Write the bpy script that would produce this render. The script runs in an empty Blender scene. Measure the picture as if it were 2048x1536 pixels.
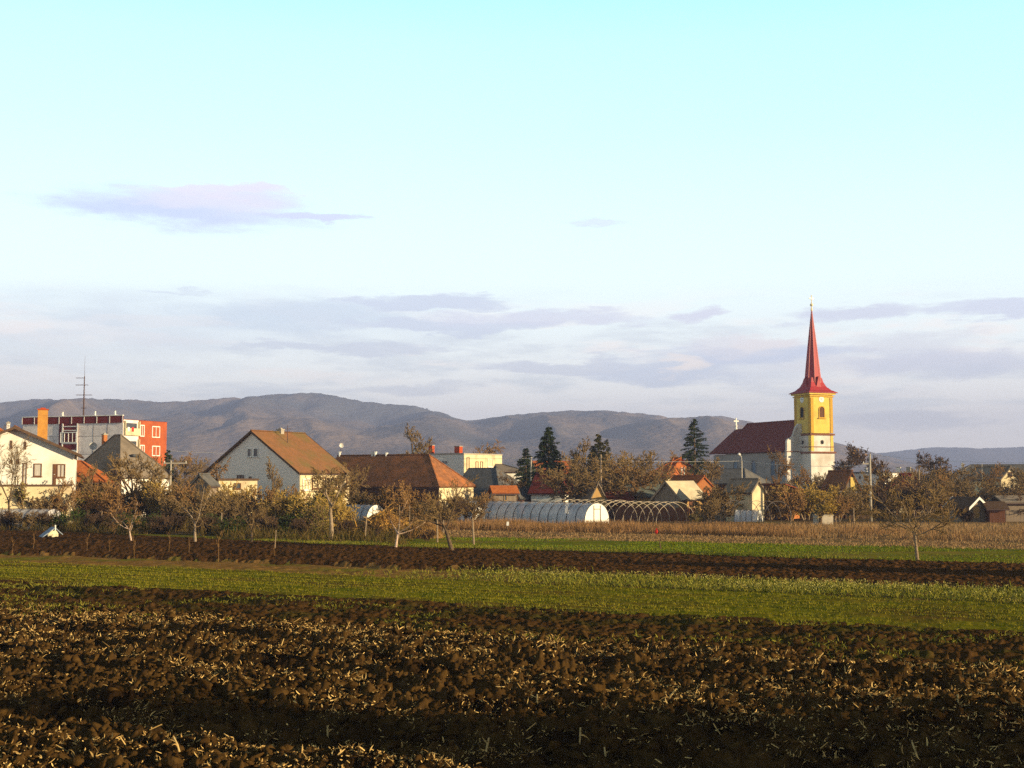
import bpy, math, random
import numpy as np
from mathutils import Vector, Matrix

# ------------------------------------------------------------------ camera, world, sun, exposure
SC = bpy.context.scene
COL = SC.collection
F = 2500.0            # focal length in photo pixels (photo 2048 wide)
HOR = 955.0           # horizon row
EYE = 4.5
PITCH = math.atan((HOR - 768.0) / F)
CP, SP = math.cos(PITCH), math.sin(PITCH)

cam = bpy.data.cameras.new('camera')
cam.sensor_width = 36.0
cam.lens = F / 2048.0 * 36.0
cam.clip_start = 0.1
cam.clip_end = 30000.0
camo = bpy.data.objects.new('camera', cam)
COL.objects.link(camo)
camo.location = (0, 0, EYE)
camo.rotation_euler = (math.radians(90) + PITCH, 0, 0)
SC.camera = camo

SUN_AZ = math.radians(64.0)     # measured from "towards the camera" turning right
SUN_EL = math.radians(11.5)
SDIR = Vector((math.sin(SUN_AZ) * math.cos(SUN_EL), -math.cos(SUN_AZ) * math.cos(SUN_EL), math.sin(SUN_EL)))
sun = bpy.data.lights.new('sun', 'SUN')
sun.energy = 5.0
sun.angle = math.radians(0.5)
sun.color = (1.0, 0.80, 0.49)
suno = bpy.data.objects.new('sun', sun)
COL.objects.link(suno)
suno.rotation_euler = SDIR.to_track_quat('Z', 'Y').to_euler()
suno.location = (60, -30, 60)

SC.view_settings.view_transform = 'Standard'
SC.view_settings.look = 'None'
SC.view_settings.exposure = 1.1
SC.view_settings.gamma = 1.0
SC.view_settings.use_curve_mapping = False
SC.render.engine = 'CYCLES'
SC.cycles.use_denoising = False
SC.cycles.use_adaptive_sampling = False
SC.cycles.max_bounces = 5
SC.cycles.diffuse_bounces = 2
SC.cycles.transparent_max_bounces = 12
SC.cycles.volume_bounces = 0


def lin(r, g, b):
    f = lambda c: c / 12.92 if c <= 0.04045 else ((c + 0.055) / 1.055) ** 2.4
    return (f(r / 255.0), f(g / 255.0), f(b / 255.0), 1.0)


def build_world():
    w = bpy.data.worlds.new('World')
    SC.world = w
    w.use_nodes = True
    nt = w.node_tree
    N, L = nt.nodes, nt.links
    N.clear()

    def math_(op, a, b=None, c=None, clamp=False):
        n = N.new('ShaderNodeMath')
        n.operation = op
        n.use_clamp = clamp
        for i, v in enumerate((a, b, c)):
            if v is None:
                continue
            if isinstance(v, (int, float)):
                n.inputs[i].default_value = v
            else:
                L.new(v, n.inputs[i])
        return n.outputs[0]

    tc = N.new('ShaderNodeTexCoord')
    sep = N.new('ShaderNodeSeparateXYZ')
    L.new(tc.outputs['Generated'], sep.inputs[0])
    az = math_('ARCTAN2', sep.outputs[0], sep.outputs[1])
    el = math_('ARCSINE', sep.outputs[2])
    U = math_('MULTIPLY', az, F)
    V = math_('MULTIPLY', el, F)

    ramp = N.new('ShaderNodeValToRGB')
    t = math_('DIVIDE', V, 2600.0, clamp=True)
    L.new(t, ramp.inputs[0])
    stops = [(0, lin(262, 250, 240)), (130, lin(256, 250, 245)), (260, lin(243, 250, 250)), (390, lin(236, 253, 254)),
             (520, lin(224, 253, 256)), (680, lin(207, 253, 257)), (850, lin(192, 250, 256)), (960, lin(172, 245, 255)),
             (1130, lin(70, 130, 170)), (1400, (0.03, 0.05, 0.085, 1)), (2600, (0.015, 0.03, 0.055, 1))]
    e = ramp.color_ramp.elements
    while len(e) < len(stops):
        e.new(0.5)
    for i, (p, c) in enumerate(stops):
        e[i].position = p / 2600.0
        e[i].color = c
    col = ramp.outputs[0]
    # the sky deepens a little towards the right
    rt = N.new('ShaderNodeMapRange')
    L.new(U, rt.inputs[0])
    rt.inputs[1].default_value, rt.inputs[2].default_value, rt.inputs[4].default_value = -300.0, 1000.0, 1.0
    up = N.new('ShaderNodeMapRange')
    L.new(V, up.inputs[0])
    up.inputs[1].default_value, up.inputs[2].default_value, up.inputs[4].default_value = 250.0, 700.0, 1.0
    dm = N.new('ShaderNodeMix')
    dm.data_type = 'RGBA'
    dm.blend_type = 'MULTIPLY'
    L.new(math_('MULTIPLY', rt.outputs[0], up.outputs[0]), dm.inputs['Factor'])
    L.new(col, dm.inputs['A'])
    dm.inputs['B'].default_value = (0.9, 0.985, 1.0, 1)
    col = dm.outputs['Result']

    # drifting, streaky noise used to fray the cloud edges
    comb = N.new('ShaderNodeCombineXYZ')
    L.new(math_('DIVIDE', U, 210.0), comb.inputs[0])
    L.new(math_('DIVIDE', V, 46.0), comb.inputs[1])
    nz = N.new('ShaderNodeTexNoise')
    nz.inputs['Scale'].default_value = 1.0
    nz.inputs['Detail'].default_value = 9.0
    nz.inputs['Roughness'].default_value = 0.62
    L.new(comb.outputs[0], nz.inputs['Vector'])
    sn = N.new('ShaderNodeSeparateColor')
    L.new(nz.outputs['Color'], sn.inputs[0])
    Uw = math_('ADD', U, math_('MULTIPLY', math_('SUBTRACT', sn.outputs[0], 0.5), 360.0))
    Vw = math_('ADD', V, math_('MULTIPLY', math_('SUBTRACT', sn.outputs[1], 0.5), 95.0))
    frag = sn.outputs[2]

    def mix(fac, c1, c2):
        m = N.new('ShaderNodeMix')
        m.data_type = 'RGBA'
        L.new(fac, m.inputs['Factor'])
        L.new(c1, m.inputs['A'])
        if isinstance(c2, tuple):
            m.inputs['B'].default_value = c2
        else:
            L.new(c2, m.inputs['B'])
        return m.outputs['Result']

    def blob(col, px, py, a, b, c, op=1.0, soft=0.5):
        uc = math.atan((px - 1024) / F) * F
        vc = (PITCH + math.atan((768 - py) / F)) * F
        du = math_('DIVIDE', math_('SUBTRACT', Uw, uc), float(a))
        dv = math_('DIVIDE', math_('SUBTRACT', Vw, vc), float(b))
        r2 = math_('ADD', math_('MULTIPLY', du, du), math_('MULTIPLY', dv, dv))
        m = math_('SUBTRACT', 1.0, r2)
        m = math_('ADD', m, math_('MULTIPLY', math_('SUBTRACT', frag, 0.5), 1.5))
        s = N.new('ShaderNodeMapRange')
        s.interpolation_type = 'SMOOTHSTEP'
        L.new(m, s.inputs[0])
        s.inputs[1].default_value = 0.0
        s.inputs[2].default_value = soft
        s.inputs[4].default_value = op
        return mix(s.outputs[0], col, c)

    # a loose, streaky cloud bank low over the hills
    cb = N.new('ShaderNodeCombineXYZ')
    L.new(math_('DIVIDE', U, 330.0), cb.inputs[0])
    L.new(math_('DIVIDE', V, 58.0), cb.inputs[1])
    cb.inputs[2].default_value = 3.7
    nb = N.new('ShaderNodeTexNoise')
    nb.inputs['Detail'].default_value = 8.0
    nb.inputs['Roughness'].default_value = 0.6
    nb.inputs['Scale'].default_value = 1.0
    L.new(cb.outputs[0], nb.inputs['Vector'])
    sb = N.new('ShaderNodeSeparateColor')
    L.new(nb.outputs['Color'], sb.inputs[0])

    def smooth(v, a, b, top):
        s = N.new('ShaderNodeMapRange')
        s.interpolation_type = 'SMOOTHSTEP'
        L.new(v, s.inputs[0])
        s.inputs[1].default_value, s.inputs[2].default_value, s.inputs[4].default_value = a, b, top
        return s.outputs[0]
    bank = math_('MULTIPLY', smooth(V, 60.0, 170.0, 1.0), math_('SUBTRACT', 1.0, smooth(V, 250.0, 400.0, 1.0)))
    col = mix(math_('MULTIPLY', bank, smooth(sb.outputs[0], 0.46, 0.64, 0.75)), col, lin(209, 216, 226))
    col = mix(math_('MULTIPLY', bank, smooth(sb.outputs[1], 0.50, 0.62, 0.9)), col, lin(252, 246, 242))
    lav = lin(196, 206, 232)
    pale = lin(206, 214, 230)
    pink = lin(228, 222, 234)
    cream = lin(248, 236, 230)
    for a in [
        (450, 650, 640, 80, lin(208, 217, 231), 0.45, 1.0),
        (120, 715, 420, 50, lin(214, 219, 229), 0.5, 1.0),
        (560, 640, 260, 42, lin(200, 213, 230), 0.7, 1.0),
        (860, 606, 210, 20, lin(203, 211, 230), 0.9, 0.8),
        (900, 655, 300, 16, lin(204, 212, 230), 0.9, 0.8),
        (700, 700, 280, 13, lin(205, 211, 226), 0.8, 0.9),
        (840, 775, 160, 16, lin(206, 210, 222), 0.7, 1.0),
        (1100, 640, 250, 20, lin(212, 214, 232), 0.8, 0.9),
        (1120, 735, 200, 18, lin(203, 208, 224), 0.8, 0.9),
        (1530, 735, 400, 44, lin(207, 212, 228), 0.55, 1.0),
        (1500, 712, 230, 24, lin(199, 207, 230), 0.8, 0.9),
        (1340, 745, 190, 30, lin(199, 208, 228), 0.8, 0.9),
        (1480, 690, 150, 26, lin(226, 222, 230), 0.7, 1.0),
        (1740, 638, 170, 24, lin(208, 212, 230), 0.9, 0.9),
        (1990, 648, 150, 22, lin(208, 213, 232), 0.9, 0.9),
        (1390, 634, 80, 17, lin(213, 214, 232), 0.9, 0.9),
        (1900, 740, 220, 36, lin(204, 208, 226), 0.8, 1.0),
        (1820, 700, 200, 26, lin(214, 214, 226), 0.6, 1.0),
        (1780, 850, 200, 26, lin(205, 207, 218), 0.7, 1.0),
        (1365, 728, 52, 26, cream, 0.9, 0.9),
        (1530, 683, 70, 20, lin(236, 228, 230), 0.8, 1.0),
        (30, 664, 90, 20, lin(246, 238, 236), 0.8, 0.9),
        (330, 660, 200, 14, lin(230, 230, 234), 0.6, 1.0),
        (350, 436, 340, 52, lin(204, 213, 238), 1.0, 1.1),
        (270, 445, 200, 28, lin(194, 207, 238), 0.75, 1.2),
        (420, 408, 210, 34, lin(220, 219, 236), 0.9, 1.1),
        (430, 396, 190, 15, lin(226, 220, 236), 0.8, 0.9),
        (640, 430, 110, 11, lin(206, 212, 240), 0.95, 0.8),
        (1185, 448, 95, 12, lin(214, 224, 242), 0.8, 0.9),
        (330, 592, 90, 6, lin(214, 224, 236), 0.8, 0.9),
    ]:
        col = blob(col, *a)

    # unseen sky invented for the fill light: dimmed sunward, warm and brighter left
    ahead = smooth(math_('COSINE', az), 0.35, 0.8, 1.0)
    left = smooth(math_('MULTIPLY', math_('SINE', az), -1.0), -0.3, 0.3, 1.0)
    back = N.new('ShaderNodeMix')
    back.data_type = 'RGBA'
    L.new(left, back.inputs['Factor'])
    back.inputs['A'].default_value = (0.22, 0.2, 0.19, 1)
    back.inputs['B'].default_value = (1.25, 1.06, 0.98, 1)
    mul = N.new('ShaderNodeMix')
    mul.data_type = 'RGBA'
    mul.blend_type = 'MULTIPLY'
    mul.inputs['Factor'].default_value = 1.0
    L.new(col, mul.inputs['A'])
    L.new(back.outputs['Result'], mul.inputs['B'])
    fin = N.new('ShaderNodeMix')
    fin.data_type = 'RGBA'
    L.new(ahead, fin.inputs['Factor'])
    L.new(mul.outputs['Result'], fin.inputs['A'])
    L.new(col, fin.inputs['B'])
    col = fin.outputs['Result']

    # a Nishita sky under the same low sun adds its own share of the daylight
    sky = N.new('ShaderNodeTexSky')
    sky.sky_type = 'NISHITA'
    sky.sun_disc = False
    sky.sun_elevation = SUN_EL
    sky.sun_rotation = math.atan2(SDIR.x, SDIR.y)
    b1 = N.new('ShaderNodeBackground')
    L.new(sky.outputs[0], b1.inputs[0])
    b1.inputs[1].default_value = 0.012
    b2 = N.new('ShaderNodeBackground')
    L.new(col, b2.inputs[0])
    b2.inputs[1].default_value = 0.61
    add = N.new('ShaderNodeAddShader')
    L.new(b1.outputs[0], add.inputs[0])
    L.new(b2.outputs[0], add.inputs[1])
    out = N.new('ShaderNodeOutputWorld')
    L.new(add.outputs[0], out.inputs[0])


build_world()


# ------------------------------------------------------------------ pixel -> world helpers (photo pixels, for measuring)
def ray(px, py):
    u, v = (px - 1024) / F, (768 - py) / F
    return Vector((u, CP - v * SP, SP + v * CP))


def gnd(px, py, z=0.0):
    d = ray(px, py)
    t = (z - EYE) / d.z
    return Vector((d.x * t, d.y * t, z))


def zat(py, Y):
    d = ray(1024, py)
    return EYE + d.z / d.y * Y


def xat(px, Y, z=2.0):
    return (px - 1024) / F * (Y * CP + (z - EYE) * SP)


def proj(p):
    dx, dy, dz = p[0], p[1], p[2] - EYE
    dep = dy * CP + dz * SP
    return 1024 + F * dx / dep, 768 - F * (dz * CP - dy * SP) / dep


# ------------------------------------------------------------------ mesh helpers
def np_mesh(name, verts, faces, smooth=False):
    """faces: list of int arrays, each (m,k)"""
    me = bpy.data.meshes.new(name)
    verts = np.asarray(verts, dtype=np.float32)
    me.vertices.add(len(verts))
    me.vertices.foreach_set('co', verts.ravel())
    faces = [np.asarray(f, dtype=np.int32) for f in faces if len(f)]
    nl = sum(f.size for f in faces)
    nf = sum(len(f) for f in faces)
    me.loops.add(nl)
    me.polygons.add(nf)
    me.loops.foreach_set('vertex_index', np.concatenate([f.ravel() for f in faces]))
    tot = np.concatenate([np.full(len(f), f.shape[1], np.int32) for f in faces])
    st = np.concatenate([[0], np.cumsum(tot)[:-1]]).astype(np.int32)
    me.polygons.foreach_set('loop_start', st)
    me.polygons.foreach_set('loop_total', tot)
    me.update(calc_edges=True)
    if smooth:
        me.polygons.foreach_set('use_smooth', np.ones(nf, dtype=bool))
    me.validate()
    return me


class MB:
    def __init__(self):
        self.v = []
        self.f = []

    def poly(self, pts):
        i = len(self.v)
        self.v += [tuple(p) for p in pts]
        self.f.append(tuple(range(i, i + len(pts))))

    def box(self, x0, x1, y0, y1, z0, z1):
        i = len(self.v)
        self.v += [(x0, y0, z0), (x1, y0, z0), (x1, y1, z0), (x0, y1, z0), (x0, y0, z1), (x1, y0, z1), (x1, y1, z1), (x0, y1, z1)]
        for q in ((0, 3, 2, 1), (4, 5, 6, 7), (0, 1, 5, 4), (1, 2, 6, 5), (2, 3, 7, 6), (3, 0, 4, 7)):
            self.f.append(tuple(i + k for k in q))

    def prism(self, pts, off):
        """extrude a polygon by vector off"""
        n = len(pts)
        i = len(self.v)
        off = Vector(off)
        self.v += [tuple(Vector(p)) for p in pts] + [tuple(Vector(p) + off) for p in pts]
        self.f.append(tuple(range(i, i + n)))
        self.f.append(tuple(range(i + 2 * n - 1, i + n - 1, -1)))
        for k in range(n):
            k2 = (k + 1) % n
            self.f.append((i + k2, i + k, i + n + k, i + n + k2))

    def slab(self, pts, th):
        a, b, c = Vector(pts[0]), Vector(pts[1]), Vector(pts[2])
        n = (b - a).cross(c - a).normalized()
        if n.z < 0:
            n = -n
        self.prism(pts, -n * th)

    def tube(self, path, radii, n=8, cap=True):
        path = [Vector(p) for p in path]
        rings = []
        for k, p in enumerate(path):
            d = (path[min(k + 1, len(path) - 1)] - path[max(k - 1, 0)]).normalized()
            a = Vector((0, 0, 1)) if abs(d.z) < 0.9 else Vector((1, 0, 0))
            u = d.cross(a).normalized()
            w = d.cross(u)
            r = radii[k] if hasattr(radii, '__len__') else radii
            i = len(self.v)
            for j in range(n):
                t = 2 * math.pi * j / n
                self.v.append(tuple(p + u * (r * math.cos(t)) + w * (r * math.sin(t))))
            rings.append(i)
        for a, b in zip(rings[:-1], rings[1:]):
            for j in range(n):
                j2 = (j + 1) % n
                self.f.append((a + j, a + j2, b + j2, b + j))
        if cap:
            self.f.append(tuple(rings[0] + j for j in range(n - 1, -1, -1)))
            self.f.append(tuple(rings[-1] + j for j in range(n)))

    def mesh(self, name, smooth=False):
        me = bpy.data.meshes.new(name)
        me.from_pydata(self.v, [], self.f)
        me.update()
        if smooth:
            me.polygons.foreach_set('use_smooth', np.ones(len(me.polygons), dtype=bool))
        return me

    def build(self, name, m, parent=None, smooth=False):
        return link(name, self.mesh(name, smooth), m, parent)


def link(name, me, m=None, parent=None):
    o = bpy.data.objects.new(name, me)
    COL.objects.link(o)
    if m is not None and len(me.materials) == 0:
        me.materials.append(m)
    if parent is not None:
        o.parent = parent
    return o


def empty(name, loc, rz=0.0):
    o = bpy.data.objects.new(name, None)
    COL.objects.link(o)
    o.location = loc
    o.rotation_euler = (0, 0, rz)
    o.empty_display_size = 0.3
    return o


def tag(o, label, cat, group=None, kind=None):
    o['label'] = label
    o['category'] = cat
    if group:
        o['group'] = group
    if kind:
        o['kind'] = kind
    return o


# ------------------------------------------------------------------ noise
def _h(ix, iy, s):
    n = (ix.astype(np.int64) * 374761393 + iy.astype(np.int64) * 668265263 + s * 1442695041) & 0xFFFFFFFF
    n = ((n ^ (n >> 13)) * 1274126177) & 0xFFFFFFFF
    n = ((n ^ (n >> 16)) * 2246822519) & 0xFFFFFFFF
    return ((n ^ (n >> 15)) & 0xFFFFFF) / float(0xFFFFFF)


def vnoise(x, y, s=0):
    ix, iy = np.floor(x), np.floor(y)
    fx, fy = x - ix, y - iy
    fx = fx * fx * (3 - 2 * fx)
    fy = fy * fy * (3 - 2 * fy)
    a, b = _h(ix, iy, s), _h(ix + 1, iy, s)
    c, d = _h(ix, iy + 1, s), _h(ix + 1, iy + 1, s)
    return (a + (b - a) * fx) * (1 - fy) + (c + (d - c) * fx) * fy


def fbm(x, y, s=0, o=4, g=0.5):
    t, a, n = 0, 1.0, 0
    for k in range(o):
        t = t + a * vnoise(x * 2 ** k + 13.7 * k, y * 2 ** k - 7.1 * k, s + k)
        n += a
        a *= g
    return t / n


def clods(x, y, size, s):
    """height field of tilted lumps: max over neighbouring cells"""
    gx, gy = x / size, y / size
    ix, iy = np.floor(gx), np.floor(gy)
    h = np.zeros_like(x)
    for i in (-1, 0, 1):
        for j in (-1, 0, 1):
            cx, cy = ix + i, iy + j
            ox, oy = _h(cx, cy, s), _h(cx, cy, s + 1)
            r = 0.35 + 0.55 * _h(cx, cy, s + 2)
            dx, dy = (gx - cx - ox) / r, (gy - cy - oy) / r
            an = 6.283 * _h(cx, cy, s + 3)
            sq = 0.7 + 0.6 * _h(cx, cy, s + 5)
            ex, ey = dx * np.cos(an) + dy * np.sin(an), (-dx * np.sin(an) + dy * np.cos(an)) * sq
            d2 = np.clip(1 - np.maximum(np.abs(ex), np.abs(ey)) ** 2 * 0.6 - (ex * ex + ey * ey) * 0.4, 0, 1)
            hh = np.power(d2, 0.36) * (0.25 + 0.7 * _h(cx, cy, s + 4)) * r * (1 + 0.75 * ex) * (d2 > 0)
            h = np.maximum(h, hh)
    return h


def sstep(a, b, x):
    t = np.clip((x - a) / (b - a), 0, 1)
    return t * t * (3 - 2 * t)


# ------------------------------------------------------------------ materials
def mat(name, c1, c2=None, scale=4.0, rough=0.9, bump=0.0, c3=None, island=False, stretch=(1, 1, 1), detail=6.0, lo=0.35, hi=0.65,
        rows=0.0, spec=0.0, translucent=0.0, c3scale=None):
    m = bpy.data.materials.new(name)
    m.use_nodes = True
    nt = m.node_tree
    N, L = nt.nodes, nt.links
    b = N['Principled BSDF']
    b.inputs['Roughness'].default_value = rough
    b.inputs['Specular IOR Level'].default_value = spec
    c1 = tuple(c1[:3]) + (1,)
    b.inputs['Base Color'].default_value = c1
    if c2 is None:
        return m
    c2 = tuple(c2[:3]) + (1,)
    tc = N.new('ShaderNodeTexCoord')
    mp = N.new('ShaderNodeMapping')
    mp.inputs['Scale'].default_value = stretch
    L.new(tc.outputs['Object'], mp.inputs[0])
    nz = N.new('ShaderNodeTexNoise')
    nz.inputs['Scale'].default_value = scale
    nz.inputs['Detail'].default_value = detail
    nz.inputs['Roughness'].default_value = 0.65
    L.new(mp.outputs[0], nz.inputs['Vector'])
    mr = N.new('ShaderNodeMapRange')
    mr.inputs[1].default_value = lo
    mr.inputs[2].default_value = hi
    if island:
        ge = N.new('ShaderNodeNewGeometry')
        L.new(ge.outputs['Random Per Island'], mr.inputs[0])
        mr.inputs[1].default_value = 0
        mr.inputs[2].default_value = 1
    else:
        L.new(nz.outputs[0], mr.inputs[0])
    mx = N.new('ShaderNodeMix')
    mx.data_type = 'RGBA'
    L.new(mr.outputs[0], mx.inputs['Factor'])
    mx.inputs['A'].default_value = c1
    mx.inputs['B'].default_value = c2
    col = mx.outputs['Result']
    if c3 is not None:
        n2 = N.new('ShaderNodeTexNoise')
        n2.inputs['Scale'].default_value = c3scale or scale * 0.23
        n2.inputs['Detail'].default_value = 4
        L.new(mp.outputs[0], n2.inputs['Vector'])
        r2 = N.new('ShaderNodeMapRange')
        r2.inputs[1].default_value = 0.48
        r2.inputs[2].default_value = 0.66
        L.new(n2.outputs[0], r2.inputs[0])
        m2 = N.new('ShaderNodeMix')
        m2.data_type = 'RGBA'
        L.new(r2.outputs[0], m2.inputs['Factor'])
        L.new(col, m2.inputs['A'])
        m2.inputs['B'].default_value = tuple(c3[:3]) + (1,)
        col = m2.outputs['Result']
    hsock = nz.outputs[0]
    if rows:
        wv = N.new('ShaderNodeTexWave')
        wv.bands_direction = 'Z'
        wv.wave_profile = 'SAW'
        wv.inputs['Scale'].default_value = rows
        wv.inputs['Distortion'].default_value = 0.6
        L.new(tc.outputs['Object'], wv.inputs['Vector'])
        ad = N.new('ShaderNodeMath')
        ad.operation = 'ADD'
        L.new(nz.outputs[0], ad.inputs[0])
        L.new(wv.outputs['Fac'], ad.inputs[1])
        hsock = ad.outputs[0]
        dk = N.new('ShaderNodeMix')
        dk.data_type = 'RGBA'
        dk.blend_type = 'MULTIPLY'
        gp = N.new('ShaderNodeMapRange')
        gp.inputs[1].default_value, gp.inputs[2].default_value, gp.inputs[4].default_value = 0.55, 1.0, 0.5
        L.new(wv.outputs['Fac'], gp.inputs[0])
        L.new(gp.outputs[0], dk.inputs['Factor'])
        L.new(col, dk.inputs['A'])
        dk.inputs['B'].default_value = (0.45, 0.4, 0.38, 1)
        col = dk.outputs['Result']
    L.new(col, b.inputs['Base Color'])
    if bump:
        bp = N.new('ShaderNodeBump')
        bp.inputs['Strength'].default_value = bump
        bp.inputs['Distance'].default_value = 0.08
        L.new(hsock, bp.inputs['Height'])
        L.new(bp.outputs[0], b.inputs['Normal'])
    if translucent:
        tr = N.new('ShaderNodeBsdfTransparent')
        ms = N.new('ShaderNodeMixShader')
        ms.inputs[0].default_value = translucent
        L.new(b.outputs[0], ms.inputs[1])
        L.new(tr.outputs[0], ms.inputs[2])
        L.new(ms.outputs[0], N['Material Output'].inputs['Surface'])
    return m


MT = {}
MT['soil_rough'] = mat('soil_rough', (0.043, 0.0225, 0.007), (0.10, 0.055, 0.0165), 2.8, bump=1.0, c3=(0.024, 0.013, 0.005), detail=12, lo=0.3, hi=0.72)
MT['soil_clod'] = mat('soil_clod', (0.04, 0.021, 0.0065), (0.098, 0.054, 0.016), 4.0, bump=1.0, detail=12, lo=0.35, hi=0.68)
MT['soil_fine'] = mat('soil_fine', (0.042, 0.021, 0.007), (0.09, 0.046, 0.013), 2.6, bump=0.8, c3=(0.046, 0.04, 0.008), detail=12, c3scale=0.5)
MT['soil_dark'] = mat('soil_dark', (0.04, 0.019, 0.007), (0.115, 0.055, 0.017), 3.2, bump=0.8, detail=12)
MT['grass_strip'] = mat('grass_strip', (0.105, 0.115, 0.006), (0.19, 0.155, 0.010), 1.1, bump=0.5, c3=(0.12, 0.078, 0.014), detail=10, stretch=(0.5, 1, 1), c3scale=0.35)
MT['weed_strip'] = mat('weed_strip', (0.26, 0.14, 0.04), (0.18, 0.095, 0.027), 1.5, bump=0.6, c3=(0.15, 0.13, 0.018), detail=8, c3scale=0.25)
MT['meadow'] = mat('meadow', (0.085, 0.125, 0.007), (0.20, 0.17, 0.015), 0.35, bump=0.4, c3=(0.2, 0.135, 0.035), detail=8, stretch=(0.5, 1, 1), c3scale=0.12)
MT['dry_ground'] = mat('dry_ground', (0.15, 0.085, 0.04), (0.24, 0.14, 0.06), 0.8, bump=0.4, c3=(0.12, 0.10, 0.03), detail=8)
MT['plain'] = mat('plain', (0.10, 0.075, 0.035), (0.19, 0.12, 0.06), 0.02, c3=(0.06, 0.06, 0.03), c3scale=0.006)
MT['straw'] = mat('straw', (0.76, 0.51, 0.19), (0.25, 0.145, 0.048), island=True)
MT['blade'] = mat('blade', (0.11, 0.125, 0.010), (0.24, 0.19, 0.02), island=True)
MT['blade_lush'] = mat('blade_lush', (0.08, 0.15, 0.009), (0.20, 0.19, 0.015), island=True)
MT['weed'] = mat('weed', (0.10, 0.12, 0.012), (0.26, 0.22, 0.035), island=True)
MT['flower'] = mat('flower', (0.58, 0.50, 0.17), (0.24, 0.23, 0.04), island=True)
MT['dry_blade'] = mat('dry_blade', (0.36, 0.20, 0.08), (0.16, 0.088, 0.042), island=True)
MT['rank_grass'] = mat('rank_grass', (0.06, 0.055, 0.014), (0.16, 0.10, 0.03), island=True)  # darkened to carry the shade at the foot of the shrubs
MT['dry_blade_pale'] = mat('dry_blade_pale', (0.42, 0.27, 0.12), (0.22, 0.13, 0.06), island=True)
MT['bark'] = mat('bark', (0.07, 0.048, 0.03), (0.16, 0.11, 0.065), 9, bump=0.5)
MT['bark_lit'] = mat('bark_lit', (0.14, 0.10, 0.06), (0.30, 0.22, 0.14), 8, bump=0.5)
MT['bark_pale'] = mat('bark_pale', (0.20, 0.14, 0.09), (0.36, 0.27, 0.18), 7, bump=0.5)
MT['bark_pink'] = mat('bark_pink', (0.42, 0.28, 0.2), (0.6, 0.44, 0.32), 7, bump=0.4)
MT['twig'] = mat('twig', (0.15, 0.10, 0.047), (0.26, 0.17, 0.072), island=True)
MT['twig_rust'] = mat('twig_rust', (0.20, 0.105, 0.042), (0.30, 0.175, 0.066), island=True)
MT['twig_ochre'] = mat('twig_ochre', (0.32, 0.20, 0.05), (0.44, 0.30, 0.08), island=True)
MT['twig_dark'] = mat('twig_dark', (0.07, 0.045, 0.03), (0.12, 0.075, 0.045), island=True)
MT['leaf_brown'] = mat('leaf_brown', (0.28, 0.165, 0.05), (0.15, 0.09, 0.03), island=True)
MT['leaf_rust'] = mat('leaf_rust', (0.22, 0.10, 0.032), (0.31, 0.18, 0.05), island=True)
MT['leaf_ochre'] = mat('leaf_ochre', (0.36, 0.22, 0.03), (0.28, 0.19, 0.04), island=True)
MT['leaf_olive'] = mat('leaf_olive', (0.11, 0.12, 0.02), (0.25, 0.2, 0.035), island=True)
MT['leaf_green'] = mat('leaf_green', (0.028, 0.05, 0.014), (0.07, 0.09, 0.02), island=True)
MT['needle'] = mat('needle', (0.022, 0.04, 0.014), (0.06, 0.075, 0.025), island=True)
MT['needle_brown'] = mat('needle_brown', (0.05, 0.06, 0.02), (0.13, 0.10, 0.03), island=True)
MT['hill'] = None
MT['white_wall'] = mat('white_wall', (0.82, 0.79, 0.71), (0.74, 0.70, 0.61), 0.9, c3=(0.64, 0.58, 0.46), c3scale=0.35)
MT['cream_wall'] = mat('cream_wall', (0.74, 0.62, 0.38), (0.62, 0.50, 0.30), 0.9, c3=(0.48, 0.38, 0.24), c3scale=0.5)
MT['grey_wall'] = mat('grey_wall', (0.76, 0.70, 0.63), (0.80, 0.74, 0.66), 0.5, c3=(0.82, 0.75, 0.65), c3scale=0.12)
MT['panel_grey'] = mat('panel_grey', (0.84, 0.75, 0.69), (0.76, 0.68, 0.62), 0.8, c3=(0.62, 0.55, 0.52), c3scale=0.9)
MT['maroon'] = mat('maroon', (0.20, 0.033, 0.03), (0.15, 0.027, 0.025), 2)
MT['red_wall'] = mat('red_wall', (0.42, 0.105, 0.04), (0.34, 0.08, 0.033), 1.2, c3=(0.3, 0.075, 0.035), c3scale=0.4)
MT['brick'] = mat('brick', (0.5, 0.2, 0.07), (0.4, 0.14, 0.05), 3, bump=0.3, rows=6)
MT['brick_yellow'] = mat('brick_yellow', (0.62, 0.32, 0.07), (0.5, 0.24, 0.06), 3, bump=0.3, rows=6)
MT['brick_red'] = mat('brick_red', (0.5, 0.09, 0.03), (0.4, 0.07, 0.025), 3, bump=0.3, rows=6)
MT['tile_orange'] = mat('tile_orange', (0.50, 0.16, 0.045), (0.34, 0.10, 0.035), 3.0, bump=0.5, rows=4.5)
MT['tile_brown'] = mat('tile_brown', (0.36, 0.155, 0.07), (0.20, 0.09, 0.046), 2.4, bump=0.8, rows=4.5, c3=(0.42, 0.16, 0.06), c3scale=0.7)
MT['tile_moss'] = mat('tile_moss', (0.26, 0.122, 0.058), (0.185, 0.10, 0.05), 1.6, bump=0.7, rows=4.5, c3=(0.17, 0.12, 0.05), c3scale=0.35)
MT['tile_darkred'] = mat('tile_darkred', (0.17, 0.035, 0.028), (0.12, 0.028, 0.022), 2.4, bump=0.5, rows=4.5)
MT['tile_church'] = mat('tile_church', (0.22, 0.055, 0.042), (0.155, 0.04, 0.032), 2.4, bump=0.5, rows=4.0)
MT['slate'] = mat('slate', (0.10, 0.10, 0.10), (0.16, 0.15, 0.14), 1.5, bump=0.4, rows=4.0)
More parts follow.
